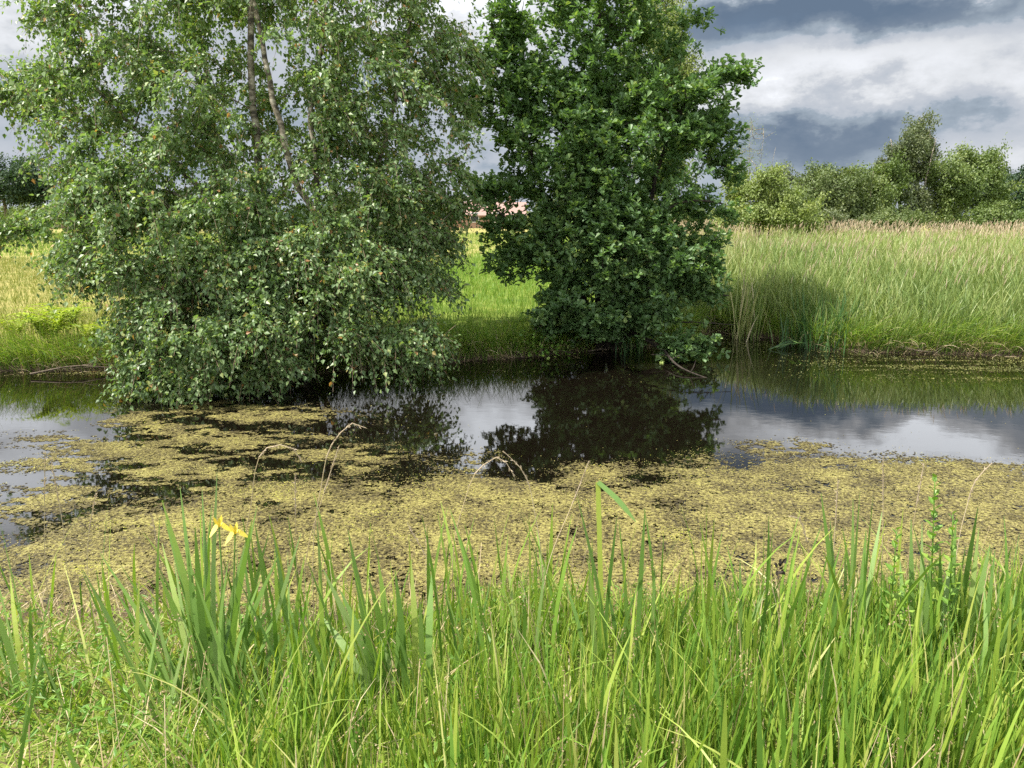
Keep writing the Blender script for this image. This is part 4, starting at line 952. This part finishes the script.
def azel(px, py):
    d = at(px, py, 1.0) - np.array([0, 0, CAMZ]); d /= np.linalg.norm(d); return math.degrees(math.atan2(d[0], d[1])), math.degrees(math.asin(d[2]))
def gauss(px, py, wa, we, amp):
    a, e = azel(px, py)
    x = math_('DIVIDE', math_('SUBTRACT', az_w, a), wa); yv = math_('DIVIDE', math_('SUBTRACT', el_w, e), we)
    r2 = math_('ADD', math_('MULTIPLY', x, x), math_('MULTIPLY', yv, yv))
    return math_('MULTIPLY', math_('EXPONENT', math_('MULTIPLY', r2, -1)), amp)
B = math_('ADD', .60, math_('MULTIPLY', math_('SUBTRACT', nA, .5), .45))
B = math_('ADD', B, math_('MULTIPLY', math_('SUBTRACT', nB, .5), .85))
for g in [(790, 8, 8, 2.0, -.46), (700, -5, 6, 2.2, -.25), (985, -12, 7, 1.8, -.22), (880, -46, 18, 1.6, .75), (480, -30, 9, 5, .38), (480, -130, 12, 5, .35), (0, -40, 10, 5, .6), (60, -120, 12, 4, .4), (480, -70, 9, 5, .3), (745, 75, 5, 3.5, .15), (740, 110, 5, 2.6, .26), (820, 60, 5, 1.6, .20), (930, 35, 7, 2.2, .26),
          (830, 130, 6.5, 2.3, -.44), (775, 152, 5, 1.5, -.28), (930, 92, 7, 1.8, .14), (1005, 118, 5, 2.2, .12), (960, 70, 6, 2, .1), (870, 2, 7, 1.5, -.3), (990, -6, 5, 1.2, -.2), (1005, 158, 4, 1.2, .16), (830, 172, 6, 1.1, .06),
          (15, 25, 9, 6, -.22), (40, 145, 7, 4, .02), (485, 30, 6, 6, -.06), (485, 170, 5, 3, .14),
          (830, -85, 8, 2.6, -.34), (850, -170, 16, 5.0, -.30), (985, -70, 9, 2.4, .3), (0, 0, 12, 5, .2)]:
    B = math_('ADD', B, gauss(*g))
hi = t.nodes.new('ShaderNodeMapRange'); hi.interpolation_type = 'SMOOTHSTEP'; hi.inputs[1].default_value = 28; hi.inputs[2].default_value = 60; hi.inputs[4].default_value = .5  # extra cloud brightness put in high overhead, out of view, as fill light
t.links.new(el, hi.inputs[0]); B = math_('ADD', B, hi.outputs[0])
bk = t.nodes.new('ShaderNodeMapRange'); bk.interpolation_type = 'SMOOTHSTEP'; bk.inputs[1].default_value = .1; bk.inputs[2].default_value = -.7; bk.inputs[4].default_value = .75  # unseen sky behind the camera brightened to add frontal fill on the trees
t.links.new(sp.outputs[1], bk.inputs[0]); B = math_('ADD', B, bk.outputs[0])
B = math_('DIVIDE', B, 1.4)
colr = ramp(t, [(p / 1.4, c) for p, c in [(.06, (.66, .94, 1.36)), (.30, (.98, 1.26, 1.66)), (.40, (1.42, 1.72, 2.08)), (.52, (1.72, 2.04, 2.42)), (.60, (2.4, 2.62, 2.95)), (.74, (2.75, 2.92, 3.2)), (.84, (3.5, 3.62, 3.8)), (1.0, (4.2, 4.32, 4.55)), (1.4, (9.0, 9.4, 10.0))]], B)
cover = ramp(t, [(.18, (.85, .85, .85)), (.42, (1, 1, 1))], nA)
mx = t.nodes.new('ShaderNodeMix'); mx.data_type = 'RGBA'
t.links.new(cover, mx.inputs[0]); t.links.new(sky.outputs[0], mx.inputs[6]); t.links.new(colr, mx.inputs[7])
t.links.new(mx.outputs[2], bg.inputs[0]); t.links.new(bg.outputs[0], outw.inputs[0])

cam = bpy.data.cameras.new('camera'); co = bpy.data.objects.new('camera', cam); COL.objects.link(co)
co.location = (0, 0, CAMZ); co.rotation_euler = (PI / 2 - PITCH, 0, 0)
cam.sensor_width = 36; cam.lens = FPX / 1024 * 36; cam.clip_end = 5000; cam.clip_start = .05
SC.camera = co
SC.view_settings.view_transform = 'Standard'; SC.view_settings.look = 'None'; SC.view_settings.exposure = 1.1; SC.view_settings.gamma = 1; SC.view_settings.use_curve_mapping = False
SC.render.resolution_x, SC.render.resolution_y = 1024, 768
cy = SC.cycles
cy.use_denoising = False
cy.max_bounces = 6; cy.diffuse_bounces = 3; cy.glossy_bounces = 3; cy.transmission_bounces = 3; cy.transparent_max_bounces = 4
cy.caustics_reflective = False; cy.caustics_refractive = False
print('polys', sum(len(o.data.polygons) for o in SC.objects if o.type == 'MESH'))
